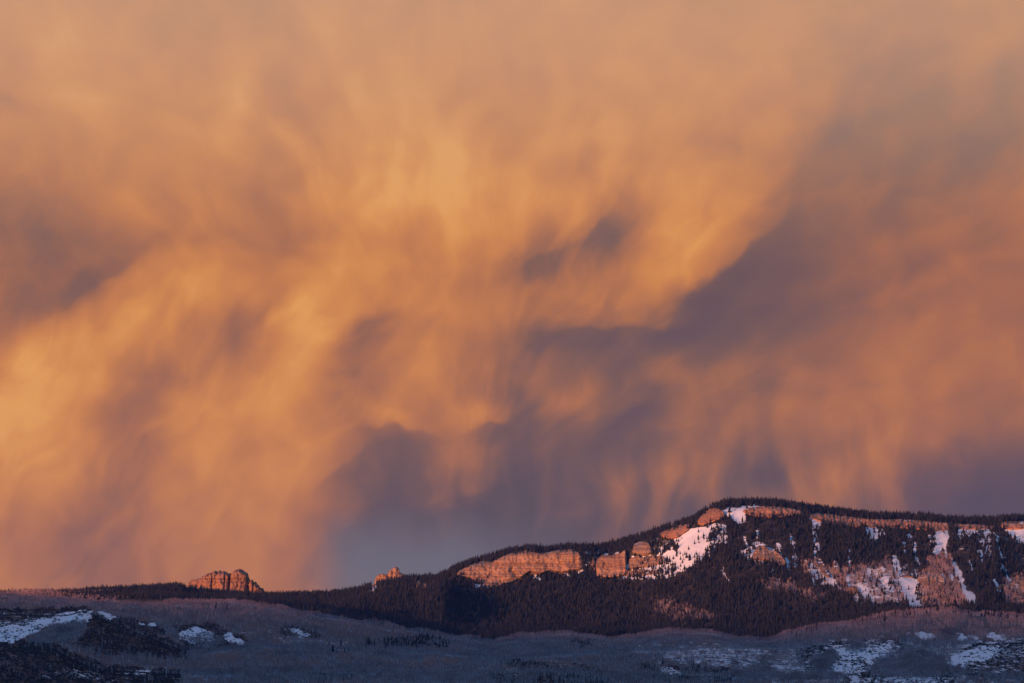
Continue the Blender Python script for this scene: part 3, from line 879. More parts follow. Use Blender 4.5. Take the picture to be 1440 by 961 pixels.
CLIFFS = [
    ("banded_cliff", [(640, 807), (650, 801), (662, 795), (675, 789), (690, 791), (700, 787), (712, 780), (725, 776), (742, 773.5), (752, 777), (765, 778), (780, 774), (800, 773), (812, 776), (819, 783), (824, 792), (820, 798)],
     [(640, 808), (660, 813), (680, 822), (690, 825), (715, 822), (732, 814), (745, 804), (760, 808), (775, 802), (790, 806), (805, 803), (820, 800)],
     pale_rock, "broad pale cliff with horizontal bands above the dark forest", dict(proud=14, relief=9, ledge=4.0, wl=55, seed=21)),
    ("block_cliff", [(838, 795), (840, 785), (846, 781), (856, 781), (858, 781), (868, 780), (874, 777), (879, 773), (880, 780), (882, 783)],
     [(838, 812), (850, 813), (865, 813), (874, 811), (880, 808), (882, 806)],
     pale_rock, "square-topped cliff block just right of the broad banded cliff", dict(proud=18, relief=4, ledge=2.0, wl=22, seed=33)),
    ("rock_tower", [(889, 774), (892, 765), (898, 761), (906, 762), (912, 766), (917, 774)], [(889, 777), (900, 780), (910, 780), (917, 778)],
     grey_rock, "rounded rock knob above the block cliff under the sloping ridge", dict(proud=18, relief=4, ledge=1.5, wl=25, seed=35)),
    ("ledge_cliff", [(884, 786), (895, 783), (908, 784), (918, 781), (928, 782), (935, 784)], [(884, 800), (900, 798), (920, 795), (935, 790)],
     grey_rock, "broken ledge of snow-dusted rock between block cliff and snow slope", dict(proud=10, relief=7, ledge=3, wl=22, seed=36)),
    ("gully_cliff", [(826, 786), (830, 783), (835, 784), (838, 788)], [(826, 800), (832, 806), (838, 808)],
     grey_rock, "narrow shadowed rock step between the banded cliff and the cliff block", dict(proud=4, relief=5, ledge=2, wl=15, seed=37)),
    ("rock_ledge", [(862, 800), (872, 802), (885, 803), (900, 801), (915, 803), (925, 801)], [(862, 808), (880, 810), (900, 810), (925, 807)],
     grey_rock, "low broken ledge with snow at the foot of the slope right of the cliff block", dict(proud=8, relief=5, ledge=2, wl=15, seed=38)),
    ("shelf_cliff", [(927, 751), (935, 746), (945, 741), (958, 738), (970, 739)], [(927, 754), (940, 757), (950, 757), (962, 750), (970, 744)],
     rim_rock, "small red cliff at the top of the snow slope left of the summit", dict(proud=12, relief=5, ledge=2, wl=22, seed=41)),
    ("summit_cliff", [(980, 736), (984, 727), (990, 721), (998, 716), (1008, 715), (1016, 719), (1020, 724)], [(980, 738), (990, 738), (1002, 735), (1012, 731), (1020, 728)],
     rim_rock, "red-orange cliff forming the rounded left shoulder of the summit", dict(proud=16, relief=4, ledge=1.5, wl=30, seed=43)),
    ("rim_cliff", [(1045, 718), (1055, 714), (1070, 712), (1085, 712), (1100, 714), (1115, 716), (1124, 718), (1130, 723)], [(1045, 720), (1055, 725), (1070, 728), (1085, 728), (1100, 728), (1115, 726), (1130, 726)],
     rim_rock, "red rimrock band directly below the wooded summit", dict(proud=12, relief=8, ledge=1.5, wl=16, seed=45)),
    ("rim_cliff", [(1138, 724), (1150, 722), (1165, 723), (1180, 725), (1200, 728), (1230, 731), (1262, 730), (1290, 732), (1320, 735), (1334, 736)], [(1138, 727), (1150, 733), (1170, 738), (1200, 741), (1240, 742), (1280, 744), (1320, 747), (1334, 746)],
     rim_rock, "long thin red rimrock band running right from the summit", dict(proud=12, relief=9, ledge=1.5, wl=14, seed=47)),
    ("rim_cliff", [(1342, 737), (1360, 737), (1380, 738), (1400, 741)], [(1342, 743), (1360, 745), (1380, 744), (1400, 744)],
     rim_rock, "short low rimrock band over snow near the right end of the mesa", dict(proud=8, relief=5, ledge=1, wl=18, seed=49)),
    ("rim_cliff", [(1406, 738), (1412, 734), (1425, 733), (1445, 734), (1465, 736), (1480, 738)], [(1406, 741), (1420, 745), (1445, 743), (1480, 748)],
     rim_rock, "rimrock band above bright snow at the far right end of the mesa", dict(proud=9, relief=6, ledge=1, wl=18, seed=51)),
    ("rock_crag", [(1055, 786), (1060, 776), (1066, 769), (1074, 767), (1082, 771), (1092, 778), (1100, 786), (1107, 793)], [(1055, 788), (1068, 787), (1080, 789), (1090, 793), (1100, 797), (1107, 797)],
     pale_rock, "triangular pale crag with snow on its shoulders amid the summit forest", dict(proud=22, relief=5, ledge=3, wl=30, seed=53)),
    ("rock_spire", [(1129, 794), (1131, 787), (1133, 785), (1135, 788), (1137, 796)], [(1129, 798), (1133, 801), (1137, 800)],
     grey_rock, "thin rock spire right of the triangular crag", dict(proud=14, relief=3, ledge=1, wl=15, seed=55)),
    ("rock_crag", [(1144, 786), (1148, 783), (1153, 786), (1158, 794), (1164, 804), (1168, 810)], [(1144, 790), (1150, 797), (1158, 809), (1168, 813)],
     grey_rock, "slanting rock rib between two thin spires below the forest", dict(proud=14, relief=5, ledge=2, wl=18, seed=57)),
    ("rock_spire", [(1170, 794), (1173, 788), (1177, 790), (1180, 797), (1182, 804)], [(1170, 800), (1176, 806), (1182, 807)],
     grey_rock, "blunt leaning rock spire right of the slanting rib", dict(proud=14, relief=3, ledge=1, wl=15, seed=59)),
    ("rock_outcrop", [(1190, 830), (1194, 825), (1200, 824), (1206, 828), (1208, 832)], [(1190, 834), (1200, 836), (1208, 834)],
     butte_rock, "small red outcrop low on the flank left of the snow streaks", dict(proud=14, relief=4, ledge=1, wl=15, seed=61)),
    ("rock_crag", [(1290, 812), (1296, 809), (1304, 808), (1312, 811), (1318, 812), (1323, 808), (1327, 812), (1328, 820)], [(1290, 816), (1300, 824), (1310, 828), (1320, 826), (1328, 823)],
     pale_rock, "brown rock wall with a knob beside the long snow chute", dict(proud=14, relief=6, ledge=2, wl=15, seed=63)),
    ("rock_ledge", [(1264, 808), (1270, 804), (1278, 803), (1284, 807), (1286, 811)], [(1264, 811), (1275, 812), (1286, 813)],
     grey_rock, "dark flat ledge across the top of the long snow chute", dict(proud=10, relief=3, ledge=2, wl=15, seed=65)),
    ("rock_ledge", [(1402, 826), (1408, 822), (1418, 823), (1420, 826)], [(1402, 829), (1412, 830), (1420, 829)],
     pale_rock, "small flat pale ledge left of the far right crags", dict(proud=10, relief=3, ledge=2, wl=15, seed=67)),
    ("rock_crag", [(1420, 822), (1425, 812), (1430, 809), (1436, 816), (1444, 815), (1452, 812), (1460, 822)], [(1420, 830), (1430, 836), (1445, 838), (1460, 832)],
     pale_rock, "cluster of pale crags at the right edge below the trees", dict(proud=14, relief=7, ledge=2, wl=18, seed=69)),
    ("rock_outcrop", [(523, 824), (525, 821), (528, 823)], [(523, 827), (526, 828), (528, 827)], pale_rock,
     "tiny pale outcrop under the small butte with snow below it", dict(proud=8, relief=2, ledge=1, wl=15, seed=71, jag=0.3)),
    ("rock_outcrop", [(545, 827), (547, 823), (549, 822), (551, 827)], [(545, 829), (548, 831), (551, 829)], pale_rock,
     "tiny outcrop in the forest below the right half of the small butte", dict(proud=8, relief=2, ledge=1, wl=15, seed=72, jag=0.3)),
    ("rock_outcrop", [(585, 822), (587, 817), (590, 817), (592, 823)], [(585, 825), (589, 827), (592, 825)], pale_rock,
     "tall one of two pale boulders poking from the forest right of the small butte", dict(proud=10, relief=2, ledge=1, wl=15, seed=73, jag=0.3)),
    ("rock_outcrop", [(593, 823), (596, 820), (599, 821), (601, 825)], [(593, 826), (597, 828), (601, 826)], pale_rock,
     "low round one of two pale boulders poking from the forest", dict(proud=10, relief=2, ledge=1, wl=15, seed=74, jag=0.3)),
]
for nm, top, bot, mat, lab, kw in CLIFFS:
    cliff(nm, top, bot, mat, lab, **kw)


def butte(name, top, base, Dc, half, mat, label, seed, cracks, relief=9.0):
    """A free-standing rock fin on the ridge: real front, top and back."""
    ft, fb = poly(top), poly(base)
    x0, x1 = top[0][0], top[-1][0]
    px = np.arange(x0, x1 + 0.01, 0.55)
    yt = ft(px) + 1.3 * fbm(px / 3.0, px * 0, seed, 3) + 1.2 * (_hash(np.floor(px / 2.3), px * 0, px * 0, seed) - 0.5)
    yb = fb(px)
    nt = 56
    t = np.linspace(0, 1, nt)
    PY = yb[None] * (1 - t[:, None]) + np.minimum(yt, yb - 0.3)[None] * t[:, None]      # bottom -> top
    PX = np.broadcast_to(px, PY.shape)
    xm = (PX - 720) / F * Dc; zm = (HZ - PY) / F * Dc
    s = (px - x0) / (x1 - x0)
    w = half * np.clip(np.sin(np.pi * np.clip(s, 0.001, 0.999)), 0, 1) ** 0.45
    taper = 1 - 0.35 * t[:, None] ** 1.5 - 0.55 * sstep(0.88, 1.0, t[:, None])
    butt = 0.6 - 2.0 * np.abs(fbm(xm / 34. + fbm(zm / 22., xm / 70., seed + 4, 3) * 0.6, zm / 60., seed + 3, 4)) ** 0.8
    blk = _hash(np.floor(xm / 7. + 1.5 * fbm(zm / 12., xm / 40., seed + 14, 2)), np.floor(zm / 8. + 1.5 * fbm(xm / 20., zm / 40., seed + 15, 2)), np.zeros_like(xm), seed + 16)
    cr = 5.0 * (blk - 0.5)
    for cx, cw, cd in cracks:
        cr = cr + cd * np.exp(-((PX - cx + 0.03 * (PY - 815)) / cw) ** 2)
    fine = fbm(xm / 6., zm / 16., seed + 5, 3) * 2.0
    strata = (vnoise(zm / 6., xm / 60., seed + 9) - 0.5) * 3.0
    front = Dc - w[None] * taper + relief * butt + cr + fine + strata
    back = Dc + w[None] * taper * 0.9 + fine - relief * 0.5 * np.abs(fbm(xm / 30., zm / 90., seed + 8, 3))
    front = np.minimum(front, back - 2)
    G = np.concatenate([np.stack([xm, front, zm], -1), np.stack([xm, back, zm], -1)[::-1]], 0)
    nr, nc = G.shape[:2]
    idx = np.arange(nr * nc).reshape(nr, nc)
    a = idx[:-1, :-1].ravel(); b = idx[:-1, 1:].ravel(); c = idx[1:, 1:].ravel(); d = idx[1:, :-1].ravel()
    q = [np.stack([a, b, c, d], -1), np.stack([idx[-1, :-1], idx[-1, 1:], idx[0, 1:], idx[0, :-1]], -1)]
    for col_, fl in ((idx[:, 0], 1), (idx[:, -1], 0)):
        lo = col_[:nt - 1]; lo2 = col_[1:nt]; hi = col_[::-1][:nt - 1]; hi2 = col_[::-1][1:nt]
        q.append(np.stack([lo, lo2, hi2, hi] if fl else [lo, hi, hi2, lo2], -1))
    o = obj(name, mesh_from(name, G.reshape(-1, 3), q, mat))
    return tag(o, label, "butte")


butte("rock_butte", [(264, 823), (269, 817), (275, 815), (281, 813), (286, 810), (292, 806), (297, 805), (299, 804), (303, 803), (309, 803), (313, 804), (317, 803.5), (321, 805),
                     (323, 807), (325, 806), (329, 804), (333, 801), (337, 800), (341, 802), (345, 805), (348, 806), (350, 812), (352, 817), (354, 815), (357, 819), (360, 818), (363, 823),
                     (366, 826), (370, 828), (374, 834)],
      [(264, 838), (300, 845), (340, 847), (374, 847)], 11780., 42., butte_rock,
      "large cracked red rock butte standing on the forested ridge", 81, [(299, 0.8, 10), (317, 0.9, 8), (323.5, 1.4, 20), (349.5, 2.2, 16), (357, 1.0, 6)])
butte("rock_butte", [(527, 816), (529, 811), (533, 809), (538, 807.5), (543, 808), (546, 807), (548, 802), (551, 800), (553, 799), (556, 797.5), (559, 798), (561, 800), (562, 805), (565, 807), (570, 808), (574, 811)],
      [(527, 824), (545, 823), (574, 819)], 11820., 28., pale_rock,
      "small knobbed rock butte at the left tip of the mesa ridge", 91, [(545, 1.0, 8), (535, 0.7, 5), (552, 0.8, 5)], relief=5.0)


# ------------------------------------------------------------------ trees
def simple(name, c1, c2, scale=0.06):
    N = NT(name)
    P = N.n('ShaderNodeTexCoord').outputs['Object']
    oi = N.n('ShaderNodeObjectInfo').outputs['Random']
    f = N.math('FRACT', N.math('ADD', N.noise(P, scale, 2), N.math('MULTIPLY', oi, 0.35)))
    return N.bsdf(N.mix(N.rng(N.noise(P, scale, 3, 0.7), 0.3, 0.7), c1, c2), 0.9, spec=0.1)


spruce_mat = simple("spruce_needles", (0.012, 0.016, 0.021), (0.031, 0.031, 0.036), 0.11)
bark_mat = simple("conifer_bark", (0.06, 0.045, 0.035), (0.10, 0.07, 0.05))
twig_mat = simple("bare_aspen_twigs", (0.135, 0.078, 0.076), (0.34, 0.205, 0.185), 0.02)
trunk_mat = simple("aspen_bark", (0.34, 0.29, 0.26), (0.56, 0.50, 0.46), 0.5)
brush_mat = simple("oak_brush_twigs", (0.030, 0.023, 0.024), (0.072, 0.052, 0.048), 0.05)


def spruce_variant(rng, h=1.0, w=0.26, tiers=6, sides=6):
    """ragged tiers of drooping boughs around a thin stem; unit height"""
    V = []; Fc = []; M = []
    n0 = 0
    sk = 3
    for k in range(sk):
        a = 2 * math.pi * k / sk
        V.append((0.022 * math.cos(a), 0.022 * math.sin(a), -0.05))
    V.append((0, 0, 0.9))
    for k in range(sk):
        Fc.append((k, (k + 1) % sk, sk)); M.append(1)
    for ti in range(tiers):
        f = ti / tiers
        z0 = 0.08 + 0.80 * f
        r = w * (1 - f) ** 0.85 * rng.uniform(0.75, 1.15)
        ht = (0.98 - z0) * rng.uniform(0.42, 0.6) if ti < tiers - 1 else 1.0 - z0
        b = len(V)
        ph = rng.uniform(0, 6.28)
        for k in range(sides):
            a = ph + 2 * math.pi * k / sides + rng.uniform(-0.25, 0.25)
            rr = r * rng.uniform(0.6, 1.2)
            V.append((rr * math.cos(a), rr * math.sin(a), z0 - rng.uniform(0, 0.05)))
        V.append((rng.uniform(-.01, .01), rng.uniform(-.01, .01), z0 + ht))
        for k in range(sides):
            Fc.append((b + k, b + (k + 1) % sides, b + sides)); M.append(0)
    return np.array(V), np.array(Fc), np.array(M)


def aspen_variant(rng, nsl=30):
    """leafless: pale stem, a few limbs and a haze of upswept twigs; unit height"""
    V = []; Fc = []; M = []
    def sliver(p, q, wd, m):
        p = np.array(p); q = np.array(q)
        a = rng.uniform(0, 6.28)
        s = np.array([math.cos(a), math.sin(a), 0]) * wd
        b = len(V)
        V.extend([p - s, p + s, q]); Fc.append((b, b + 1, b + 2)); M.append(m)
    lean = np.array([rng.uniform(-.05, .05), rng.uniform(-.05, .05), 0])
    for k in range(3):
        a = 2 * math.pi * k / 3
        V.append((0.02 * math.cos(a), 0.02 * math.sin(a), -0.04))
    V.append(tuple(lean + np.array([0, 0, 0.85])))
    for k in range(3):
        Fc.append((k, (k + 1) % 3, 3)); M.append(1)
    for k in range(5):
        z = rng.uniform(0.35, 0.65); a = rng.uniform(0, 6.28); r = rng.uniform(0.08, 0.17)
        sliver(lean * z + (0, 0, z), (r * math.cos(a), r * math.sin(a), z + rng.uniform(0.12, 0.28)), 0.010, 1)
    for k in range(nsl):
        z = rng.uniform(0.38, 0.86)
        rm = 0.21 * math.sqrt(max(0.05, 1 - ((z - 0.62) / 0.36) ** 2))
        a = rng.uniform(0, 6.28); r = rm * math.sqrt(rng.uniform(0, 1))
        x, y = r * math.cos(a), r * math.sin(a)
        sliver((x * 0.7, y * 0.7, z - 0.06), (x * 1.25, y * 1.25, z + rng.uniform(0.08, 0.16)), rng.uniform(0.010, 0.02), 0)
    return np.array(V), np.array(Fc), np.array(M)


def bush_variant(rng, n=14):
    V = []; Fc = []
    for k in range(n):
        a = rng.uniform(0, 6.28); r = rng.uniform(0, 0.45)
        x, y = r * math.cos(a), r * math.sin(a)
        b = len(V); aa = rng.uniform(0, 6.28); w = rng.uniform(0.10, 0.2)
        V.extend([(x - w * math.cos(aa), y - w * math.sin(aa), -0.05), (x + w * math.cos(aa), y + w * math.sin(aa), -0.05),
                  (x * 1.5 + w * .5, y * 1.5, rng.uniform(0.5, 1.0) * (1 - r * r))])
        Fc.append((b, b + 1, b + 2))
    return np.array(V), np.array(Fc), np.zeros(n, int)


rr = random.Random(5)
SPR = [spruce_variant(rr, w=rr.uniform(0.15, 0.24), tiers=5) for _ in range(8)]
SPR_FINE = [spruce_variant(rr, w=rr.uniform(0.16, 0.22), tiers=11, sides=9) for _ in range(6)]
ASP = [aspen_variant(rr) for _ in range(10)]
ASP_FINE = [aspen_variant(rr, 60) for _ in range(6)]
BSH = [bush_variant(rr) for _ in range(6)]


def scatter_mesh(name, variants, pos, hts, wid, mats, rng):
    """one mesh for a whole wood: pos (n,3), hts, wid (n,)"""
    n = len(pos)
    which = rng.integers(0, len(variants), n)
    allV, allF, allM = [], [], []
    off = 0
    for k, (V, Fc, M) in enumerate(variants):
        s = np.where(which == k)[0]
        if not len(s): continue
        a = rng.uniform(0, 2 * np.pi, len(s)); c, sn_ = np.cos(a), np.sin(a)
        W = wid[s]
        X = (V[None, :, 0] * c[:, None] - V[None, :, 1] * sn_[:, None]) * W[:, None] + pos[s, 0][:, None]
        Y = (V[None, :, 0] * sn_[:, None] + V[None, :, 1] * c[:, None]) * W[:, None] + pos[s, 1][:, None]
        Z = V[None, :, 2] * hts[s][:, None] + pos[s, 2][:, None]
        allV.append(np.stack([X, Y, Z], -1).reshape(-1, 3))
        allF.append((Fc[None] + (off + np.arange(len(s)) * len(V))[:, None, None]).reshape(-1, 3))
        allM.append(np.tile(M, len(s)))
        off += len(s) * len(V)
    me = mesh_from(name, np.concatenate(allV), np.concatenate(allF), mats=mats, mat_idx=np.concatenate(allM))
    return obj(name, me)


def sample(n, p0, p1, d0, d1, rng):
    """uniform over ground area between photograph columns p0..p1 and distances d0..d1"""
    d = np.sqrt(rng.uniform(d0 ** 2, d1 ** 2, n))
    p = rng.uniform(p0, p1, n)
    z = z_at(p, d)
    py = HZ - z * F / d
    return p, d, z, py


def near_cliff(p, py):
    out = np.zeros(p.shape, bool)
    for _, top, bot, _, _, kw in CLIFFS:
        x0, x1 = top[0][0] - 1, top[-1][0] + 1
        ft, fb = poly(top), poly(bot)
        m = (p > x0) & (p < x1)
        out |= m & (py > ft(p) + 0.5) & (py < fb(p) - 1.0)
    return out


rng = RNG
# --- spruce
p, d, z, py = sample(120000, -60, 1500, 9900, 12150, rng)
snow_t = region(p, py, SNOW_HIGH, 2.0, 1.5, 100)
bare_t = region(p, py, BARE_SLOPE, 5.0, 3.0, 400)
clump = fbm(p / 30., d / 60., 71, 3)
keep_p = np.ones(len(p)) * 0.95
keep_p *= 1 - np.clip(snow_t * 1.02, 0, 0.965)
keep_p *= 1 - 0.82 * bare_t
keep_p *= np.clip(0.8 + clump * 0.9, 0.15, 1)
keep_p[near_cliff(p, py)] *= 0.03
butte_z = ((p > 266) & (p < 372) & (d > 11700) & (d < 11880)) | ((p > 528) & (p < 564) & (d > 11740))
keep_p[butte_z] = 0
keep_p[(p > 268) & (p < 368) & (d >= 11880)] *= 0.02
# left of frame the skyline wood thins to aspen with scattered spruce
thin = 1 - sstep(50, 130, p)
keep_p *= 1 - 0.88 * thin
# forest edge is ragged
edge_d = 10150 + 250 * fbm(p / 60., p * 0, 75, 3)
keep_p[d < edge_d] *= 0.0
edge_bot = base3(p) - 1.0
ragg = (p < 300) & (py > 843)
keep_p[ragg] *= 0.1
hid = py > vis_at(p, d) + 12
k = (rng.uniform(0, 1, len(p)) < keep_p) & ~hid
sp_p, sp_d, sp_z, sp_py = p[k], d[k], z[k], py[k]
# grove and stragglers amid the foreground aspens
GROVE = [(190, [(540, 903), (560, 897), (600, 895), (634, 902), (632, 912), (580, 913), (540, 915)], "slope"),
         (16, [(455, 912), (480, 908), (535, 903), (540, 912), (490, 918), (456, 922)], None),
         (60, [(1080, 893), (1120, 888), (1155, 878), (1150, 888), (1110, 896)], None),
         (55, [(1190, 876), (1240, 868), (1290, 864), (1288, 870), (1240, 876), (1200, 880)], None),
         (110, [(1290, 862), (1340, 857), (1460, 862), (1460, 872), (1370, 868), (1330, 862)], None)]
ex = []
GRP = []
for gi, (n, pts, _) in enumerate(GROVE):
    q = np.array(pts, float); c = 0
    while c < n:
        a = rng.uniform(q[:, 0].min(), q[:, 0].max()); b = rng.uniform(q[:, 1].min(), q[:, 1].max())
        if sdist(np.array([a]), np.array([b]), pts)[0] > 0:
            dd = d_vis(a, b)
            ex.append((a, dd, float(z_at(np.array([a]), np.array([dd]))[0]), b, gi)); c += 1
for a, b in [(316, 855), (320, 854), (319, 857), (304, 855), (1278, 865), (1303, 866), (1308, 867), (975, 936), (1153, 882), (516, 905), (460, 922), (474, 919), (490, 915), (282, 849), (1130, 872), (1240, 872),
             (602, 900), (618, 903), (706, 898), (1180, 878), (932, 934), (1178, 886), (662, 902), (420, 868)]:
    dd = d_vis(a, b)
    ex.append((a, dd, float(z_at(np.array([a]), np.array([dd]))[0]), b, 9))
for n, pts in ((40, [(745, 785), (822, 780), (822, 802), (750, 804)]), (35, [(955, 775), (1000, 745), (1000, 760), (985, 788), (940, 812), (925, 810)]), (20, [(650, 806), (740, 800), (740, 810), (690, 822)]), (130, [(740, 808), (760, 806), (780, 803), (826, 801), (828, 815), (740, 819)]), (110, [(820, 778), (838, 774), (837, 812), (822, 812)]),
               (150, [(884, 790), (935, 786), (960, 800), (930, 815), (882, 814)]), (90, [(1000, 742), (1022, 738), (1006, 785), (985, 797), (996, 765)]),
               (60, [(905, 762), (930, 754), (946, 764), (930, 782), (915, 780)]), (40, [(1085, 728), (1130, 726), (1130, 734), (1085, 734)]),
               (50, [(1140, 740), (1330, 746), (1330, 752), (1140, 748)]), (40, [(1060, 789), (1080, 789), (1108, 800), (1090, 806)])):
    q = np.array(pts, float); c = 0
    while c < n:
        a = rng.uniform(q[:, 0].min(), q[:, 0].max()); b = rng.uniform(q[:, 1].min(), q[:, 1].max())
        if sdist(np.array([a]), np.array([b]), pts)[0] > 0:
            dd = d_vis(a, b) - 4
            ex.append((a, dd, float(z_at(np.array([a]), np.array([dd]))[0]), b, 50)); c += 1
ex = np.array(ex)
all_p = np.concatenate([sp_p, ex[:, 0]]); all_d = np.concatenate([sp_d, ex[:, 1]]); all_z = np.concatenate([sp_z, ex[:, 2]])
all_py = np.concatenate([sp_py, ex[:, 3]]); all_g = np.concatenate([np.full(len(sp_p), 50), ex[:, 4]]).astype(int)
hts = rng.uniform(8.5, 19, len(all_p)) * np.clip(1 + 0.15 * rng.normal(size=len(all_p)), 0.7, 1.35)
hts[all_g == 9] = rng.uniform(9, 15, (all_g == 9).sum())
hts[all_g == 0] *= 0.75
sparse = (all_g == 50) & (all_p < 120)
hts[sparse] *= 0.8
# the 300 that show largest: nearest, in view, not hidden
inview = (all_p > 4) & (all_p < 1436) & (all_py < vis_at(all_p, all_d) + 2)
show = np.where(inview, hts / all_d, 0)
order = np.argsort(-show)
big = np.zeros(len(all_p), bool); big[order[:300]] = True
pos = np.stack([(all_p - 720) / F * all_d, all_d, all_z], -1)
wid = hts * rng.uniform(0.85, 1.25, len(hts))
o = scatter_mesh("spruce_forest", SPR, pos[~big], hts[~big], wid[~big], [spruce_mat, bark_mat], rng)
tag(o, "dark spruce and fir forest covering the mesa flank and rim", "forest", kind="stuff")
print("spruces", len(all_p))

G_LAB = {
    0: ("dark spruce in the compact grove among bare aspens left of centre", "spruces in the dark grove among the aspens"),
    1: ("dark spruce in the loose line trailing left of the compact grove", "spruces trailing left of the dark grove"),
    2: ("dark spruce on the point where the forest runs down right of centre", "spruces on the forest point right of centre"),
    3: ("dark spruce at the forest edge below the small red outcrop", "spruces at the forest edge below the red outcrop"),
    4: ("dark spruce behind the rounded aspen hill below the snow chutes", "spruces behind the rounded aspen hill"),
    9: ("lone dark spruce standing scattered in the bare aspen woods", "lone spruces scattered among the aspens"),
    50: ("tall dark spruce along the lower front edge of the big forest", "spruces along the lower forest edge"),
}
fine_me = []
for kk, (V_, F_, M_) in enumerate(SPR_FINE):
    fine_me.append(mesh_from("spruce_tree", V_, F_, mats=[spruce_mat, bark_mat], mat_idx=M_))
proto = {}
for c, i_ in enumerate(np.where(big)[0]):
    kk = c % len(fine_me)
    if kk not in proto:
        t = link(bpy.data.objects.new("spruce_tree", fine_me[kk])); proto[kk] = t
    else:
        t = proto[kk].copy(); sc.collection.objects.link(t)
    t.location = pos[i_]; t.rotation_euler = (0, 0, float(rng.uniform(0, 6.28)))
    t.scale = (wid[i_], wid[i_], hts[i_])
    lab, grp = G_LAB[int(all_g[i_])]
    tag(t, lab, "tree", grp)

# --- aspen and other leafless wood on the foothills
p, d, z, py = sample(150000, -50, 1490, 5450, 9950, rng)
hid = py > vis_at(p, d) + 9
inv = py < 985
p, d, z, py = p[~hid & inv], d[~hid & inv], z[~hid & inv], py[~hid & inv]
s_l = region(p, py, SNOW_LOW, 2.0, 1.5, 200); s_c = region(p, py, SCRUB, 5.0, 3.0, 300)
patch = fbm(p / 32., d / 120., 77, 4)
kp = np.clip(0.75 + 1.5 * patch, 0.10, 1) * (1 - np.clip(s_l * 1.1, 0, 0.97)) * (1 - 0.96 * s_c)
# thin leafless stands on the bare slopes too
k = rng.uniform(0, 1, len(p)) < kp
ap, ad, az_, apy = p[k], d[k], z[k], py[k]
# stands seen amid the snow: left flank patch and the dome on the right
extra = []
for n, pts in ((700, [(35, 906), (62, 888), (112, 876), (124, 880), (112, 896), (60, 908)]), (1500, [(1222, 956), (1235, 930), (1262, 912), (1300, 910), (1335, 925), (1345, 950), (1300, 958)]),
               (250, [(262, 905), (285, 893), (300, 893), (318, 905), (300, 914), (270, 914)]), (500, [(1310, 893), (1340, 886), (1352, 893), (1345, 905), (1322, 905)]),
               (150, [(1185, 915), (1210, 906), (1220, 912), (1200, 920)]), (700, [(1140, 935), (1170, 918), (1180, 925), (1165, 945), (1150, 950)])):
    q = np.array(pts, float)
    a = rng.uniform(q[:, 0].min(), q[:, 0].max(), n * 3); b = rng.uniform(q[:, 1].min(), q[:, 1].max(), n * 3)
    m = sdist(a, b, pts) > 0
    for aa, bb in zip(a[m][:n], b[m][:n]):
        extra.append((aa, d_vis(aa, bb), bb))
extra = np.array(extra)
ap = np.concatenate([ap, extra[:, 0]]); ad = np.concatenate([ad, extra[:, 1]]); apy = np.concatenate([apy, extra[:, 2]])
az_ = np.concatenate([az_, z_at(extra[:, 0], extra[:, 1])])
# leafless wood on the bare slopes of the flank
p, d, z, py = sample(60000, 880, 1490, 10200, 11400, rng)
b_t = region(p, py, BARE_SLOPE, 5.0, 3.0, 400); s_t = region(p, py, SNOW_HIGH, 2.0, 1.5, 100)
k = (rng.uniform(0, 1, len(p)) < b_t * 0.55 * (1 - np.clip(s_t * 1.3, 0, 1))) & ~near_cliff(p, py)
ap = np.concatenate([ap, p[k]]); ad = np.concatenate([ad, d[k]]); az_ = np.concatenate([az_, z[k]]); apy = np.concatenate([apy, py[k]])
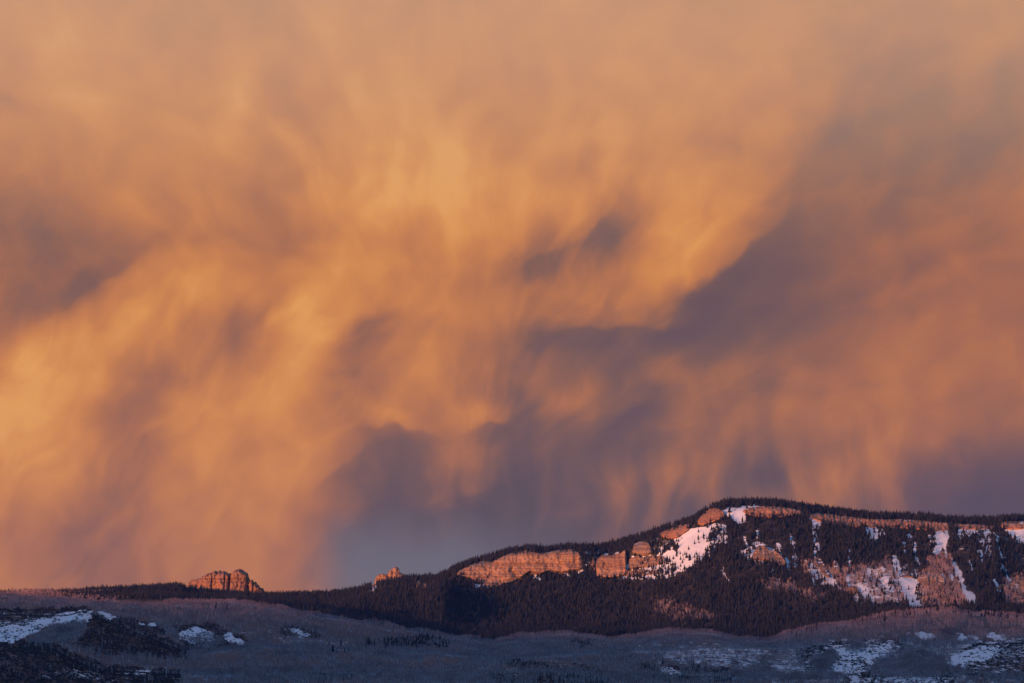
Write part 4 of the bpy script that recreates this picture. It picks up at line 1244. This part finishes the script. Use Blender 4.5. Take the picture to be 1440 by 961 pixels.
# and the leafless skyline at far left
p, d, z, py = sample(9000, -60, 220, 9900, 12100, rng)
k = rng.uniform(0, 1, len(p)) < 1 - sstep(40, 200, p)
p, d, z, py = p[k], d[k], z[k], py[k]
ap = np.concatenate([ap, p]); ad = np.concatenate([ad, d]); az_ = np.concatenate([az_, z]); apy = np.concatenate([apy, py])
ah = rng.uniform(7.5, 12.5, len(ap))
ah *= 1 + 0.55 * fbm(ap / 22., ad / 90., 79, 2)
apos = np.stack([(ap - 720) / F * ad, ad, az_], -1)
inview = (ap > 4) & (ap < 1436) & (apy < vis_at(ap, ad) + 1) & (apy < 966)
show = np.where(inview, ah / ad, 0)
big = np.zeros(len(ap), bool); big[np.argsort(-show)[:300]] = True
aw = ah * rng.uniform(0.9, 1.4, len(ah))
o = scatter_mesh("aspen_woodland", ASP, apos[~big], ah[~big], aw[~big], [twig_mat, trunk_mat], rng)
tag(o, "leafless grey aspen woodland spread over the foothills", "woodland", kind="stuff")
print("aspens", len(ap))
fine_a = [mesh_from("aspen_tree", V_, F_, mats=[twig_mat, trunk_mat], mat_idx=M_) for (V_, F_, M_) in ASP_FINE]
proto = {}
for c, i_ in enumerate(np.where(big)[0]):
    kk = c % len(fine_a)
    if kk not in proto:
        t = link(bpy.data.objects.new("aspen_tree", fine_a[kk])); proto[kk] = t
    else:
        t = proto[kk].copy(); sc.collection.objects.link(t)
    t.location = apos[i_]; t.rotation_euler = (0, 0, float(rng.uniform(0, 6.28)))
    t.scale = (aw[i_], aw[i_], ah[i_])
    x_ = ap[i_]
    if x_ < 420: lab, grp = "bare aspen on the near slope below the dark brush hills", "bare aspens nearest, below the dark brush hills"
    elif x_ < 900: lab, grp = "bare aspen on the near slope around the dark brush bands in the middle", "bare aspens nearest, around the middle brush bands"
    else: lab, grp = "bare aspen on the near slope beside the patchy right-hand snowfields", "bare aspens nearest, beside the patchy snowfields"
    tag(t, lab, "tree", grp)

# --- oak brush
p, d, z, py = sample(260000, -50, 1490, 5450, 9300, rng)
hid = py > vis_at(p, d) + 4
s_c = region(p, py, SCRUB, 5.0, 3.0, 300); s_l = region(p, py, SNOW_LOW, 2.0, 1.5, 200)
strk = fbm(p / 12., d / 40., 91, 3)
kp = s_c * np.clip(1 - 0.85 * s_l + 0.9 * strk * (s_l > 0.1), 0.0, 1)
k = (rng.uniform(0, 1, len(p)) < kp) & ~hid & (py < 985)
p, d, z = p[k], d[k], z[k]
bh = rng.uniform(1.2, 2.8, len(p))
o = scatter_mesh("oak_brush", BSH, np.stack([(p - 720) / F * d, d, z], -1), bh, bh * rng.uniform(1.3, 2.4, len(p)), [brush_mat], rng)
tag(o, "dark leafless oak brush on the foothill slopes", "brush", kind="stuff")
print("bushes", len(p))
